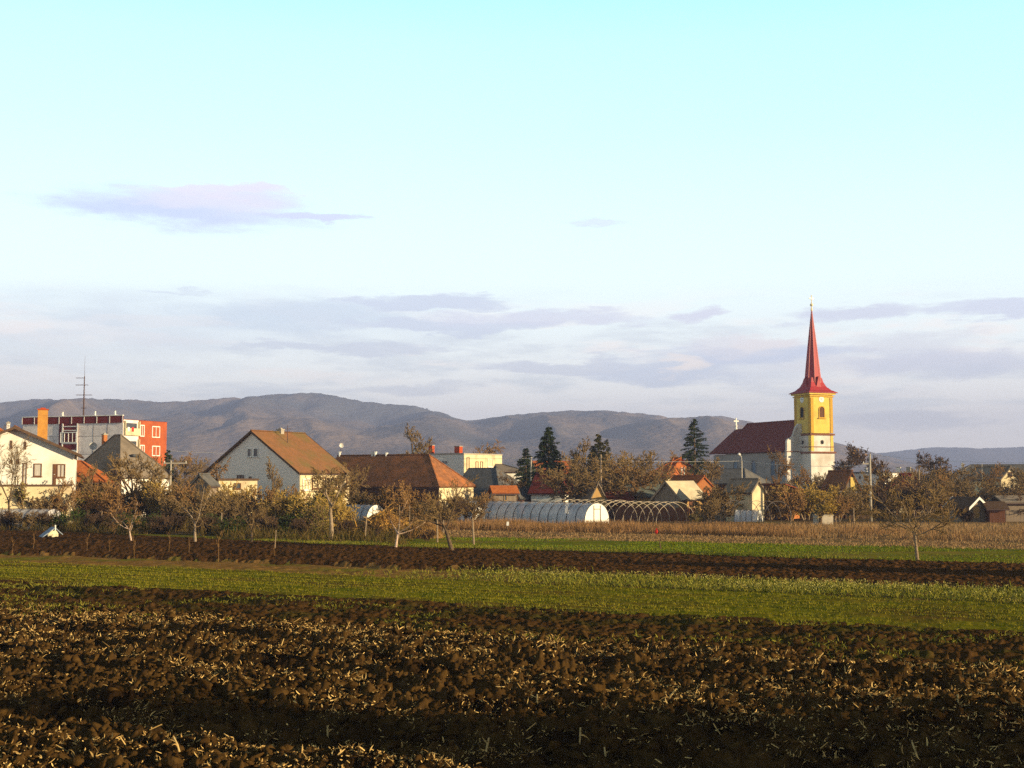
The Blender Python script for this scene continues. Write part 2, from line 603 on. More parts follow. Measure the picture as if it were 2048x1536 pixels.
MT['asbestos'] = mat('asbestos', (0.22, 0.18, 0.14), (0.30, 0.24, 0.18), 1.6, bump=0.5, rows=4.0, c3=(0.16, 0.13, 0.10))
MT['sheet_pale'] = mat('sheet_pale', (0.60, 0.50, 0.34), (0.45, 0.37, 0.24), 0.8, stretch=(3, 0.4, 0.4), c3=(0.36, 0.33, 0.26))
MT['sheet_green'] = mat('sheet_green', (0.14, 0.16, 0.14), (0.21, 0.22, 0.18), 0.8, stretch=(3, 0.5, 0.5))
MT['rust'] = mat('rust', (0.22, 0.06, 0.03), (0.15, 0.045, 0.025), 2)
MT['plank'] = mat('plank', (0.30, 0.23, 0.16), (0.17, 0.13, 0.10), 2.5, stretch=(6, 6, 0.25), bump=0.4)
MT['plank_warm'] = mat('plank_warm', (0.58, 0.36, 0.13), (0.36, 0.21, 0.08), 2.5, stretch=(6, 6, 0.25), bump=0.4)
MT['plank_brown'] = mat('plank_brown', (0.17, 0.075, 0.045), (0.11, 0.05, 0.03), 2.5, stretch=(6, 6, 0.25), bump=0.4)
MT['dark_wood'] = mat('dark_wood', (0.09, 0.055, 0.035), (0.13, 0.08, 0.05), 3)
MT['brown_frame'] = mat('brown_frame', (0.13, 0.06, 0.03), (0.17, 0.08, 0.04), 3)
MT['white_paint'] = mat('white_paint', (0.8, 0.78, 0.72), (0.7, 0.68, 0.62), 3)
MT['glass'] = mat('glass', (0.05, 0.055, 0.065), (0.09, 0.10, 0.11), 1.5, rough=0.12, spec=0.6)
MT['curtain'] = mat('curtain', (0.55, 0.5, 0.44), (0.4, 0.37, 0.33), 1.8, rough=0.4, stretch=(6, 6, 0.3))
MT['concrete'] = mat('concrete', (0.42, 0.37, 0.30), (0.32, 0.28, 0.22), 2.5)
MT['metal_dark'] = mat('metal_dark', (0.12, 0.08, 0.07), (0.09, 0.06, 0.06), 3, rough=0.6)
MT['metal_light'] = mat('metal_light', (0.62, 0.6, 0.55), (0.5, 0.48, 0.44), 3, rough=0.5, spec=0.4)
MT['hoop'] = mat('hoop', (0.52, 0.43, 0.31), (0.38, 0.30, 0.21), 3, rough=0.5, spec=0.3)
MT['hoop_dark'] = mat('hoop_dark', (0.10, 0.09, 0.09), (0.14, 0.12, 0.12), 3, rough=0.5)
MT['plastic'] = mat('plastic', (0.80, 0.78, 0.80), (0.62, 0.61, 0.63), 1.5, rough=0.45, spec=0.3, translucent=0.38, bump=0.5)
MT['church_yellow'] = mat('church_yellow', (0.74, 0.53, 0.115), (0.64, 0.45, 0.10), 0.8, c3=(0.56, 0.38, 0.09), c3scale=0.5)
MT['church_trim'] = mat('church_trim', (0.56, 0.33, 0.05), (0.48, 0.28, 0.045), 1.2)
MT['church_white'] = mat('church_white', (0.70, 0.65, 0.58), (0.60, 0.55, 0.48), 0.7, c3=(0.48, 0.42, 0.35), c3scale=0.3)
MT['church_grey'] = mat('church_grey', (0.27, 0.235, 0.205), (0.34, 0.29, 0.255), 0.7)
MT['church_brown'] = mat('church_brown', (0.22, 0.09, 0.05), (0.18, 0.075, 0.045), 2)
MT['spire_red'] = mat('spire_red', (0.42, 0.032, 0.036), (0.31, 0.024, 0.03), 1.5, rough=0.55, spec=0.25, stretch=(4, 4, 0.25), c3=(0.30, 0.045, 0.042), c3scale=0.8)
MT['spire_rib'] = mat('spire_rib', (0.42, 0.07, 0.065), (0.36, 0.055, 0.055), 3, rough=0.5, spec=0.4)
MT['gold'] = mat('gold', (0.85, 0.75, 0.5), (0.75, 0.62, 0.35), 3, rough=0.4, spec=0.5)
MT['black'] = mat('black', (0.02, 0.018, 0.016), (0.03, 0.026, 0.024), 3)
MT['red_plastic'] = mat('red_plastic', (0.75, 0.05, 0.03), (0.65, 0.04, 0.03), 4, rough=0.5)
MT['yellow_paint'] = mat('yellow_paint', (0.75, 0.55, 0.16), (0.66, 0.47, 0.13), 2)
MT['blue_grey'] = mat('blue_grey', (0.33, 0.38, 0.44), (0.26, 0.3, 0.36), 2)


def hill_mat(name, c1, c2, c3):
    m = mat(name, c1, c2, 0.006, c3=c3, c3scale=0.0022, detail=8, lo=0.42, hi=0.58)
    nt = m.node_tree
    N, L = nt.nodes, nt.links
    tc = N.new('ShaderNodeTexCoord')
    vo = N.new('ShaderNodeTexVoronoi')
    vo.inputs['Scale'].default_value = 0.07
    L.new(tc.outputs['Object'], vo.inputs['Vector'])
    bp = N.new('ShaderNodeBump')
    bp.inputs['Strength'].default_value = 1.0
    bp.inputs['Distance'].default_value = 2.2
    bp.invert = True
    L.new(vo.outputs['Distance'], bp.inputs['Height'])
    L.new(bp.outputs[0], N['Principled BSDF'].inputs['Normal'])
    return m


MT['hill'] = hill_mat('hill', (0.13, 0.10, 0.08), (0.22, 0.16, 0.115), (0.07, 0.072, 0.075))
MT['hill_far'] = hill_mat('hill_far', (0.07, 0.06, 0.06), (0.09, 0.075, 0.075), (0.06, 0.055, 0.055))
GZ = -0.3     # level of the village ground


# ------------------------------------------------------------------ terrain
def build_ground():
    # large sheet reaching the horizon
    mb = MB()
    R = 5000
    xs = [-R, -2000, -400, 0, 400, 2000, R]
    ys = [-300, 0, 200, 600, 2000, R]
    v = [(x, y, GZ) for y in ys for x in xs]
    nx = len(xs)
    f = [(j * nx + i, j * nx + i + 1, (j + 1) * nx + i + 1, (j + 1) * nx + i) for j in range(len(ys) - 1) for i in range(nx - 1)]
    mb.v, mb.f = v, f
    tag(mb.build('ground', MT['plain']), 'flat brown plain reaching from the village to the hills', 'ground', kind='structure')


def hills(name, skyline, d0, d1, m, label, seed, ncol, nrow, amp):
    px = np.array([p[0] for p in skyline], float)
    py = np.array([p[1] for p in skyline], float)
    col = np.linspace(px[0], px[-1], ncol)
    sky = np.interp(col, px, py)
    k = 5
    sky = np.convolve(np.pad(sky, k, mode='edge'), np.ones(2 * k + 1) / (2 * k + 1), mode='valid')
    sky = sky + (fbm(col / 9.0, col * 0, seed + 9, 3) - 0.5) * 3.0
    tang = (col - 1024) / F
    r = np.linspace(0, 1, nrow)
    T, Rr = np.meshgrid(tang, r)
    Y = d0 + (d1 - d0) * Rr
    X = T * Y
    prof = np.where(Rr < 0.72, sstep(0, 0.72, Rr) ** 0.85, 1 - 0.75 * sstep(0.72, 1.0, Rr))
    s = 520.0
    wx = X + 300 * (fbm(X / 900, Y / 900, seed + 3) - 0.5)
    rid = 1 - np.abs(2 * fbm(wx / 330, Y / 900, seed, 4, 0.45) - 1)
    n2 = fbm(X / 180, Y / 260, seed + 5, 4)
    H = prof * (1 - amp * 0.5 + amp * (rid - 0.4) + 0.2 * amp * (n2 - 0.5))
    H = np.maximum(H, 0)
    # scale every column so that its highest line of sight meets the skyline
    ang = np.max(H / Y, axis=0)
    tgt = np.tan(PITCH + np.arctan((768 - sky) / F)) - 0.0
    scale = (tgt + EYE / (d0 + 0.72 * (d1 - d0)) * 0 + 0.0014) / np.maximum(ang, 1e-9)
    scale = np.convolve(np.pad(scale, 4, mode='edge'), np.ones(9) / 9, mode='valid')
    Z = H * scale[None, :] + GZ - 2.0 * (1 - sstep(0, 0.05, Rr))
    Z += prof * (fbm(X / 14, Y / 14, seed + 7, 2) - 0.5) * 3
    V = np.stack([X, Y, Z], -1).reshape(-1, 3)
    i, j = np.meshgrid(np.arange(ncol - 1), np.arange(nrow - 1))
    a = (j * ncol + i).ravel()
    Fq = np.stack([a, a + 1, a + ncol + 1, a + ncol], 1)
    me = np_mesh(name, V, [Fq], smooth=True)
    tag(link(name, me, m), label, 'hills', kind='structure')


SKY1 = [(-500, 830), (-250, 818), (0, 805), (60, 798), (130, 796), (200, 797), (270, 799), (320, 804), (400, 800), (500, 792), (580, 787),
        (640, 785), (668, 791), (700, 798), (760, 807), (800, 808), (850, 815), (900, 831), (935, 843), (960, 840), (1000, 832), (1050, 827),
        (1110, 822), (1200, 820), (1280, 826), (1340, 834), (1358, 836), (1400, 831), (1430, 829), (1460, 835), (1500, 843), (1560, 856),
        (1620, 872), (1700, 892), (1770, 912), (1850, 930), (1900, 944)]
SKY2 = [(1500, 912), (1600, 900), (1690, 901), (1740, 909), (1765, 908), (1800, 902), (1860, 896), (1900, 895), (1950, 897), (2048, 895), (2200, 900), (2500, 925)]

E_ALONG = (0.898, -0.44)


def cc_of(x, y):
    return y + 0.49 * x


ZONES = None


def field_h(x, y):
    c = cc_of(x, y)
    al = x * 0.898 - y * 0.44
    wob = (fbm(x / 5, y / 5, 31, 3) - 0.5) * 1.2
    cw = c + wob
    wA = 1 - sstep(33.0, 35.5, cw)
    wB = sstep(33.0, 35.5, cw) * (1 - sstep(43.4, 44.2, cw))
    topE = 78 + 7 * sstep(8, 38, -x)
    wE = sstep(60.6, 61.4, cw) * (1 - sstep(-0.6, 0.6, cw - topE))
    wD = sstep(53.5, 54.5, cw) * (1 - sstep(60.6, 61.4, cw))
    h = np.zeros_like(x)
    # coarse ploughing in the foreground
    furrow = np.sin(c * 2 * math.pi / 1.15 + 2.5 * fbm(al / 4, c / 4, 5, 2)) * 0.085
    big = (fbm(al / 3.2, c / 1.5, 7, 3) - 0.5) * 0.42
    ka = 0.55 + 0.9 * fbm(x / 2.5, y / 2.5, 17, 2)
    al2, cr = al / 1.25, c * 0.9
    al2, cr = al / 1.25, c * 0.9
    wx, wy = x + 0.16 * (fbm(x / 0.25, y / 0.25, 76, 2) - 0.5), y + 0.16 * (fbm(x / 0.25, y / 0.25, 77, 2) - 0.5)
    al2, cr = (wx * 0.898 - wy * 0.44) / 1.25, (wy + 0.49 * wx) * 0.9
    A = big + furrow + ka * (clods(al2, cr, 0.5, 40) * 0.13 + clods(al2 + 9.3, cr - 4.1, 0.28, 50) * 0.13) * (0.35 + 1.3 * fbm(x / 0.13, y / 0.13, 72, 3, 0.65)) \
        + clods(wx - 3, wy + 2, 0.15, 60) * 0.08 + (fbm(x / 0.16, y / 0.16, 70, 3, 0.75) - 0.5) * 0.12 \
        + (fbm(x / 0.055, y / 0.055, 73, 2, 0.8) - 0.5) * 0.06 - np.abs(fbm(x / 0.3, y / 0.3, 75, 3, 0.65) - 0.5) * 0.24
    h += wA * A
    Bf = np.sin(c * 2 * math.pi / 0.9 + 4 * fbm(al / 4, c / 4, 25, 2)) * 0.035 + clods(x, y, 0.34, 80) * 0.09 + clods(x + 4, y, 0.2, 83) * 0.09 + (fbm(x / 0.15, y / 0.15, 85, 2, 0.7) - 0.5) * 0.12 + (fbm(al / 2, c / 0.8, 81, 2) - 0.5) * 0.16
    h += wB * Bf
    Ef = clods(x, y, 0.3, 90) * 0.10 + clods(x + 5, y, 0.2, 95) * 0.09 + (fbm(x / 0.2, y / 0.3, 98, 2, 0.7) - 0.5) * 0.07 + (fbm(al / 4, c / 0.7, 97, 2) - 0.5) * 0.12
    h += wE * Ef
    wC = sstep(43.4, 44.2, cw) * (1 - sstep(53.5, 54.5, cw))
    h += wC * (np.sin(c * 2 * math.pi / 1.15 + 1.5 * fbm(al / 6, c / 6, 130, 2)) * 0.05 * (0.3 + 1.2 * fbm(al / 5, c / 2, 131, 2)) + (fbm(x / 0.25, y / 0.25, 132, 2) - 0.5) * 0.05)
    h += wD * ((fbm(x / 0.8, y / 0.8, 101, 3) - 0.5) * 0.16)
    h += (1 - wA - wB - wE - wD).clip(0, 1) * (fbm(x / 0.9, y / 0.9, 110, 3) - 0.5) * 0.06
    # open furrows left at the edges of the strips: a dip with a steep far side

    def ditch(c0, dep, wn, wf, mask):
        t = cw - c0
        return -dep * np.where(t < 0, np.exp(-(t / wn) ** 2), np.exp(-(t / wf) ** 2)) * mask
    one = np.ones_like(x)

    def bank(c0, ht, mask):
        t = c + (vnoise(x / 9, y / 9, 140) - 0.5) * 0.8 - c0
        return ht * np.where(t < 0, np.exp(-(t / 0.4) ** 2), np.exp(-np.maximum(t, 0) / 3.0)) * mask
    h += ditch(61.0, 0.2, 0.9, 0.15, one) + bank(61.5, 0.09, one)
    h += ditch(69.4, 0.2, 1.1, 0.15, sstep(2, 7, x)) + bank(69.6, 0.06, sstep(2, 7, x))
    h += ditch(65.8, 0.2, 0.9, 0.15, sstep(4, 10, -x)) + bank(66.0, 0.14, sstep(4, 10, -x))
    h += bank(72.5, 0.12, sstep(4, 10, -x))
    h += ditch(43.6, 0.12, 0.6, 0.2, one)
    mk = lambda s: sstep(0.42, 0.6, fbm(al / 5, c / 5, s, 2))
    h += ditch(40.2, 0.1, 0.7, 0.2, mk(120)) + bank(40.3, 0.12, mk(120))
    h += ditch(31.2, 0.14, 0.7, 0.2, mk(122)) + bank(31.3, 0.2, mk(122))
    h += ditch(27.6, 0.16, 0.8, 0.2, mk(123)) + bank(27.7, 0.24, mk(123))
    h += ditch(24.6, 0.16, 0.8, 0.2, mk(124)) + bank(24.7, 0.22, mk(124))
    h -= 0.45 * sstep(128, 136, y)
    return h


def build_fields():
    ds = [13.0]
    while ds[-1] < 137:
        ds.append(ds[-1] + 0.032 * (ds[-1] / 20.0) ** 1.5)
    ds = np.array(ds)
    tn = np.linspace(-0.5, 0.5, 1380)
    T, D = np.meshgrid(tn, ds)
    # break up the regular lattice
    X = T * (D + 9.0)
    Y = D.copy()
    Z = field_h(X.ravel(), Y.ravel()).reshape(X.shape)
    V = np.stack([X, Y, Z], -1).reshape(-1, 3)
    nc = len(tn)
    i, j = np.meshgrid(np.arange(nc - 1), np.arange(len(ds) - 1))
    a = (j * nc + i).ravel()
    Q = np.stack([a, a + 1, a + nc + 1, a + nc], 1)
    cx, cy = V[Q[:, 0], 0], V[Q[:, 0], 1]
    cw = cc_of(cx, cy) + (fbm(cx / 5, cy / 5, 31, 3) - 0.5) * 1.2 + (fbm(cx / 0.6, cy / 0.6, 33, 3) - 0.5) * 1.0
    topE = 78 + 7 * sstep(8, 38, -cx)
    sel = np.digitize(cw, [34.2, 43.8, 54.0, 61.0])
    sel = np.where((sel == 4) & (cw > topE), 5, sel)
    sel = np.where((sel == 5) & (cw > 94 - 8 * sstep(0, 12, -cx)), 6, sel)
    for k, (nm, mt, lb, ca) in enumerate([
        ('stubble_field', 'soil_rough', 'coarsely ploughed brown earth with corn stubble in the foreground', 'ploughed field'),
        ('ploughed_field', 'soil_fine', 'finer ploughed earth with scattered weeds before the green strip', 'ploughed field'),
        ('grass_strip', 'grass_strip', 'long green strip of short sprouting crop across the fields', 'grass strip'),
        ('weed_strip', 'weed_strip', 'strip of dry earth and pale weeds beyond the green crop', 'weed strip'),
        ('ploughed_strip', 'soil_dark', 'dark red-brown ploughed strip in front of the orchard trees', 'ploughed field'),
        ('meadow', 'meadow', 'bright green grass meadow behind the dark ploughed strip', 'meadow'),
        ('dry_grassland', 'dry_ground', 'dry tan grassland at the edge of the gardens', 'grassland'),
    ]):
        q = Q[sel == k]
        used, inv = np.unique(q, return_inverse=True)
        me = np_mesh(nm, V[used], [inv.reshape(-1, 4)], smooth=False)
        tag(link(nm, me, MT[mt]), lb, ca, kind='structure')


build_ground()
hills('hills', SKY1, 1500, 3600, MT['hill'], 'long wooded brown hills behind the village', 3, 620, 150, 0.72)
hills('far_hills', SKY2, 3700, 4850, MT['hill_far'], 'hazy blue hills far behind the houses at right', 8, 260, 60, 0.4)
build_fields()

# ------------------------------------------------------------------ uncountable ground cover
RNG = np.random.default_rng(7)


def scatter(n, cmin, cmax, tmin, tmax, seed, dens=None):
    """random ground points between two strip lines, uniform over area, inside the wedge seen"""
    rg = np.random.default_rng(seed)
    X, Y = [], []
    got = 0
    while got < n:
        y = rg.uniform(14, 128, n * 4)
        t = rg.uniform(tmin, tmax, n * 4)
        keep = rg.uniform(0, 128, n * 4) < y
        x = t * (y + 4.0)
        c = cc_of(x, y)
        keep &= (c > cmin) & (c < cmax)
        if dens is not None:
            keep &= rg.uniform(0, 1, n * 4) < dens(x, y, c)
        X.append(x[keep])
        Y.append(y[keep])
        got += keep.sum()
    return np.concatenate(X)[:n], np.concatenate(Y)[:n]


def strips_mesh(name, base, dirs, length, width, droop, nseg=3, twist=0.6, seed=0):
    """n bent ribbons as one mesh"""
    rg = np.random.default_rng(seed)
    n = len(base)
    d = dirs / np.linalg.norm(dirs, axis=1, keepdims=True)
    up = np.array([0, 0, 1.0])
    side = np.cross(d, up + rg.normal(0, twist, (n, 3)))
    side /= np.linalg.norm(side, axis=1, keepdims=True) + 1e-9
    pts = []
    for k in range(nseg + 1):
        t = k / nseg
        p = base + d * (length * t)[:, None]
        p[:, 2] -= droop * length * t * t
        w = width * (1 - 0.75 * t) * (0.7 if k == 0 else 1.0)
        pts.append(p - side * w[:, None] * 0.5)
        pts.append(p + side * w[:, None] * 0.5)
    V = np.stack(pts, 1).reshape(-1, 3)
    m = 2 * (nseg + 1)
    b = np.arange(n) * m
    Q = []
    for k in range(nseg):
        Q.append(np.stack([b + 2 * k, b + 2 * k + 1, b + 2 * k + 3, b + 2 * k + 2], 1))
    return np_mesh(name, V, [np.concatenate(Q)])


def curled_mesh(name, base, az, pitch, length, width, curl, seed, nseg=4):
    """ribbons that roll and twist along their length"""
    rg = np.random.default_rng(seed)
    n = len(base)
    d = np.stack([np.cos(az) * np.cos(pitch), np.sin(az) * np.cos(pitch), np.sin(pitch)], 1)
    axis = rg.normal(0, 1, (n, 3))
    axis -= d * (axis * d).sum(1, keepdims=True)
    axis /= np.linalg.norm(axis, axis=1, keepdims=True)
    side = np.cross(d, axis)
    mixa = rg.uniform(0, 1, (n, 1))
    sd = axis * mixa + side * (1 - mixa)
    sd /= np.linalg.norm(sd, axis=1, keepdims=True)
    p = base.copy()
    pts = []
    for k in range(nseg + 1):
        t = k / nseg
        w = width * (0.55 + 0.9 * t * (1 - t) * 2) * (1 - 0.7 * t ** 3)
        pts += [p - sd * w[:, None] * 0.5, p + sd * w[:, None] * 0.5]
        c, s_ = np.cos(curl)[:, None], np.sin(curl)[:, None]
        d2 = d * c + np.cross(axis, d) * s_
        d = d2 / np.linalg.norm(d2, axis=1, keepdims=True)
        p = p + d * (length / nseg)[:, None]
    V = np.stack(pts, 1).reshape(-1, 3)
    m = 2 * (nseg + 1)
    b = np.arange(n) * m
    Q = [np.stack([b + 2 * k, b + 2 * k + 1, b + 2 * k + 3, b + 2 * k + 2], 1) for k in range(nseg)]
    return np_mesh(name, V, [np.concatenate(Q)])


def blades(name, n, cmin, cmax, hgt, wid, m, label, cat, seed, dens=None, per=1, lean=0.5, hvar=0.5, tr=(-0.5, 0.5)):
    x, y = scatter(n, cmin, cmax, tr[0], tr[1], seed, dens)
    rg = np.random.default_rng(seed + 1)
    if per > 1:
        x = np.repeat(x, per) + rg.normal(0, wid * 2, n * per)
        y = np.repeat(y, per) + rg.normal(0, wid * 2, n * per)
    k = len(x)
    z = field_h(x, y) - 0.01
    d = np.stack([rg.normal(0, lean, k), rg.normal(0, lean, k), np.ones(k)], 1)
    L = hgt * (1 - hvar + 2 * hvar * rg.uniform(0, 1, k) ** 1.5)
    me = strips_mesh(name, np.stack([x, y, z], 1), d, L, np.full(k, wid) * rg.uniform(0.6, 1.3, k), rg.uniform(0, 0.4, k), 2, 0.5, seed + 2)
    return tag(link(name, me, m), label, cat, kind='stuff')


def straw_density(x, y, c):
    al = x * 0.898 - y * 0.44
    row = np.exp(-((c - 32.6) / 1.1) ** 2) * (1.0 - sstep(6, 16, x))
    patch = sstep(0.50, 0.68, fbm(al / 1.6, c / 0.8, 201, 3))
    return np.clip(0.10 + 0.9 * patch * (c < 34) + row, 0, 1)


def build_cover():
    rg = np.random.default_rng(11)
    # torn leaves and husks of last season's corn, lying in tufts
    n = 7500
    x, y = scatter(n, 4, 36, -0.5, 0.5, 21, straw_density)
    per = 8
    n = n * per
    x = np.repeat(x, per) + rg.normal(0, 0.11, n)
    y = np.repeat(y, per) + rg.normal(0, 0.11, n)
    z = field_h(x, y)
    L = 0.025 + 0.145 * rg.uniform(0, 1, n) ** 2.4
    me = curled_mesh('corn_leaves', np.stack([x, y, z + rg.uniform(0.0, 0.05, n)], 1), rg.uniform(0, 6.283, n), rg.normal(0.25, 0.45, n), L,
                     rg.uniform(0.009, 0.03, n), rg.normal(0, 0.55, n), 22)
    tag(link('corn_leaves', me, MT['straw']), 'torn straw-coloured corn leaves strewn over the ploughed earth', 'corn litter', kind='stuff')
    # stiff broken stalk pieces
    n = 1400
    x, y = scatter(n, 4, 35, -0.5, 0.5, 23, straw_density)
    z = field_h(x, y) + 0.01
    an = rg.uniform(0, 2 * math.pi, n)
    d = np.stack([np.cos(an), np.sin(an), np.abs(rg.normal(0.25, 0.5, n))], 1)
    d /= np.linalg.norm(d, axis=1, keepdims=True)
    L = 0.06 + 0.2 * rg.uniform(0, 1, n) ** 2
    p0 = np.stack([x, y, z], 1)
    segs = np.concatenate([p0, p0 + d * L[:, None], np.full((n, 1), 0.011), np.full((n, 1), 0.009)], 1)
    tag(link('corn_stalk_litter', tubes_np('corn_stalk_litter', segs, 5, True), MT['straw']), 'short broken corn stalks lying across the clods', 'corn litter', kind='stuff')
    # loose clods
    ico_v, ico_f = icosphere(False)
    n = 34000
    x, y = scatter(n, 4, 36, -0.5, 0.5, 25, lambda x, y, c: 0.25 + 0.75 * sstep(0.35, 0.6, fbm(x / 1.3, y / 1.3, 210, 3)))
    z = field_h(x, y)
    s = 0.016 + 0.105 * rg.uniform(0, 1, n) ** 5
    V = ico_v[None] * (1 + rg.uniform(-0.5, 0.5, (n, len(ico_v), 1))) + rg.normal(0, 0.18, (n, len(ico_v), 3))
    V = V * np.stack([s * rg.uniform(0.8, 1.7, n), s * rg.uniform(0.7, 1.2, n), s * rg.uniform(0.4, 0.85, n)], 1)[:, None, :]
    tl = rg.normal(0, 0.35, (n, 2))
    V[..., 2] += V[..., 0] * tl[:, :1] + V[..., 1] * tl[:, 1:]
    a = rg.uniform(0, 6.28, n)
    ca, sa = np.cos(a)[:, None], np.sin(a)[:, None]
    V = np.stack([V[..., 0] * ca - V[..., 1] * sa, V[..., 0] * sa + V[..., 1] * ca, V[..., 2]], -1)
    V += np.stack([x, y, z + s * 0.15], 1)[:, None, :]
    Fc = (ico_f[None] + (np.arange(n) * len(ico_v))[:, None, None]).reshape(-1, 3)
    tag(link('soil_clods', np_mesh('soil_clods', V.reshape(-1, 3), [Fc]), MT['soil_clod']), 'loose brown clods lying on the ploughed foreground', 'clods', kind='stuff')
    # weeds in the finer ploughing
    blades('weeds', 5000, 33, 44, 0.13, 0.03, MT['weed'], 'sparse green weeds sprouting in the finer ploughed earth', 'weeds', 31,
           dens=lambda x, y, c: sstep(0.52, 0.7, fbm(x / 3, y / 1.5, 301, 3)), per=3, lean=0.8)
    blades('crop_grass', 40000, 43.9, 54.2, 0.09, 0.028, MT['blade'], 'short yellow-green blades of the sprouting crop strip', 'grass', 33, lean=0.5, per=2,
           dens=lambda x, y, c: (0.15 + 0.85 * sstep(0.3, 0.6, np.sin(c * 2 * math.pi / 0.75) * 0.5 + 0.5)) * (0.2 + 0.8 * sstep(0.36, 0.56, fbm((x * 0.898 - y * 0.44) / 5, c / 1.4, 320, 4))))

    def dw(x, y, c):
        px = 1024 + F * x / y
        return sstep(700, 1400, px + 500 * (fbm(x / 4, y / 2, 303, 3) - 0.5))
    blades('tall_weeds', 9000, 54, 61.2, 0.22, 0.04, MT['weed'], 'green weeds growing thick on the strip behind the crop', 'weeds', 35, dens=dw, per=3, lean=0.7)
    x, y = scatter(5000, 54.3, 60.8, -0.5, 0.5, 37, dens=lambda x, y, c: dw(x, y, c) * sstep(0.4, 0.6, fbm(x / 5, y / 2, 305, 3)) * np.exp(-((x - 9) / 9.0) ** 2))
    n = len(x)
    z = field_h(x, y) + rg.uniform(0.08, 0.32, n)
    d = rg.normal(0, 1, (n, 3))
    me = strips_mesh('weed_flowers', np.stack([x, y, z], 1), d, rg.uniform(0.03, 0.07, n), rg.uniform(0.02, 0.045, n), np.zeros(n), 1, 1.5, 38)
    tag(link('weed_flowers', me, MT['flower']), 'pale seed heads and flowers sparkling on the weed strip', 'weeds', kind='stuff')
    blades('meadow_grass', 26000, 78, 95, 0.11, 0.04, MT['blade_lush'], 'lush green grass blades of the meadow strip', 'grass', 39, per=2,
           dens=lambda x, y, c: sstep(0.42, 0.62, fbm(x / 9, y / 3, 307, 3)) * (x > -18) * (1 - 0.6 * sstep(1400, 1700, 1024 + F * x / y)), lean=0.6)
    blades('edge_grass', 6000, 76.5, 81, 0.2, 0.04, MT['weed'], 'rough grass along the upper edge of the dark ploughed strip', 'grass', 41, per=3, lean=0.6,
           dens=lambda x, y, c: sstep(0.35, 0.6, fbm(x / 4, y / 2, 309, 3)) * (c > 77.6 + 7 * sstep(8, 38, -x)))
    blades('dry_grass', 42000, 105, 119, 0.52, 0.03, MT['dry_blade'], 'tall rust-brown dry grass in front of the polytunnel and hoops', 'dry grass', 43, per=2, lean=0.2, hvar=0.75,
           dens=lambda x, y, c: (0.06 + 0.94 * sstep(0.38, 0.62, fbm(x / 4, y / 3, 311, 4))) * (x > -9) * (1 - 0.75 * sstep(1480, 1900, 1024 + F * x / y)))
    blades('mown_grass', 16000, 93, 105, 0.16, 0.04, MT['dry_blade_pale'], 'short tan dead grass between meadow and tall dry grass', 'dry grass', 45, per=2, lean=0.6,
           dens=lambda x, y, c: 0.3 + 0.7 * sstep(0.4, 0.6, fbm(x / 6, y / 2, 313, 3)) * (x > -14))
    blades('pale_dry_grass', 18000, 105, 150, 0.38, 0.035, MT['dry_blade_pale'], 'pale dry grass behind the lone orchard tree at right', 'dry grass', 47, per=2, lean=0.25,
           dens=lambda x, y, c: sstep(1350, 1700, 1024 + F * x / y) * (y < 118))
    blades('garden_grass', 22000, 78, 122, 0.75, 0.04, MT['rank_grass'], 'rank grass under the orchard shrubs at left, coloured dark for their shade', 'grass', 49, per=2, lean=0.4, hvar=0.8,
           dens=lambda x, y, c: (x < -7) * (c > 78.5 + 7 * sstep(8, 38, -x)) * sstep(0.46, 0.62, fbm(x / 2.2, y / 2.2, 315, 3)))


def icosphere(split=True):
    t = (1 + 5 ** 0.5) / 2
    v = [(-1, t, 0), (1, t, 0), (-1, -t, 0), (1, -t, 0), (0, -1, t), (0, 1, t), (0, -1, -t), (0, 1, -t), (t, 0, -1), (t, 0, 1), (-t, 0, -1), (-t, 0, 1)]
    f = [(0, 11, 5), (0, 5, 1), (0, 1, 7), (0, 7, 10), (0, 10, 11), (1, 5, 9), (5, 11, 4), (11, 10, 2), (10, 7, 6), (7, 1, 8),
         (3, 9, 4), (3, 4, 2), (3, 2, 6), (3, 6, 8), (3, 8, 9), (4, 9, 5), (2, 4, 11), (6, 2, 10), (8, 6, 7), (9, 8, 1)]
    v = [Vector(p).normalized() for p in v]
    if not split:
        return np.array([tuple(p) for p in v]), np.array(f)
    cache, out = {}, []

    def mid(a, b):
        k = (min(a, b), max(a, b))
        if k not in cache:
            v.append(((v[a] + v[b]) / 2).normalized())
            cache[k] = len(v) - 1
        return cache[k]
    for a, b, c in f:
        ab, bc, ca = mid(a, b), mid(b, c), mid(c, a)
        out += [(a, ab, ca), (b, bc, ab), (c, ca, bc), (ab, bc, ca)]
    return np.array([tuple(p) for p in v]), np.array(out)


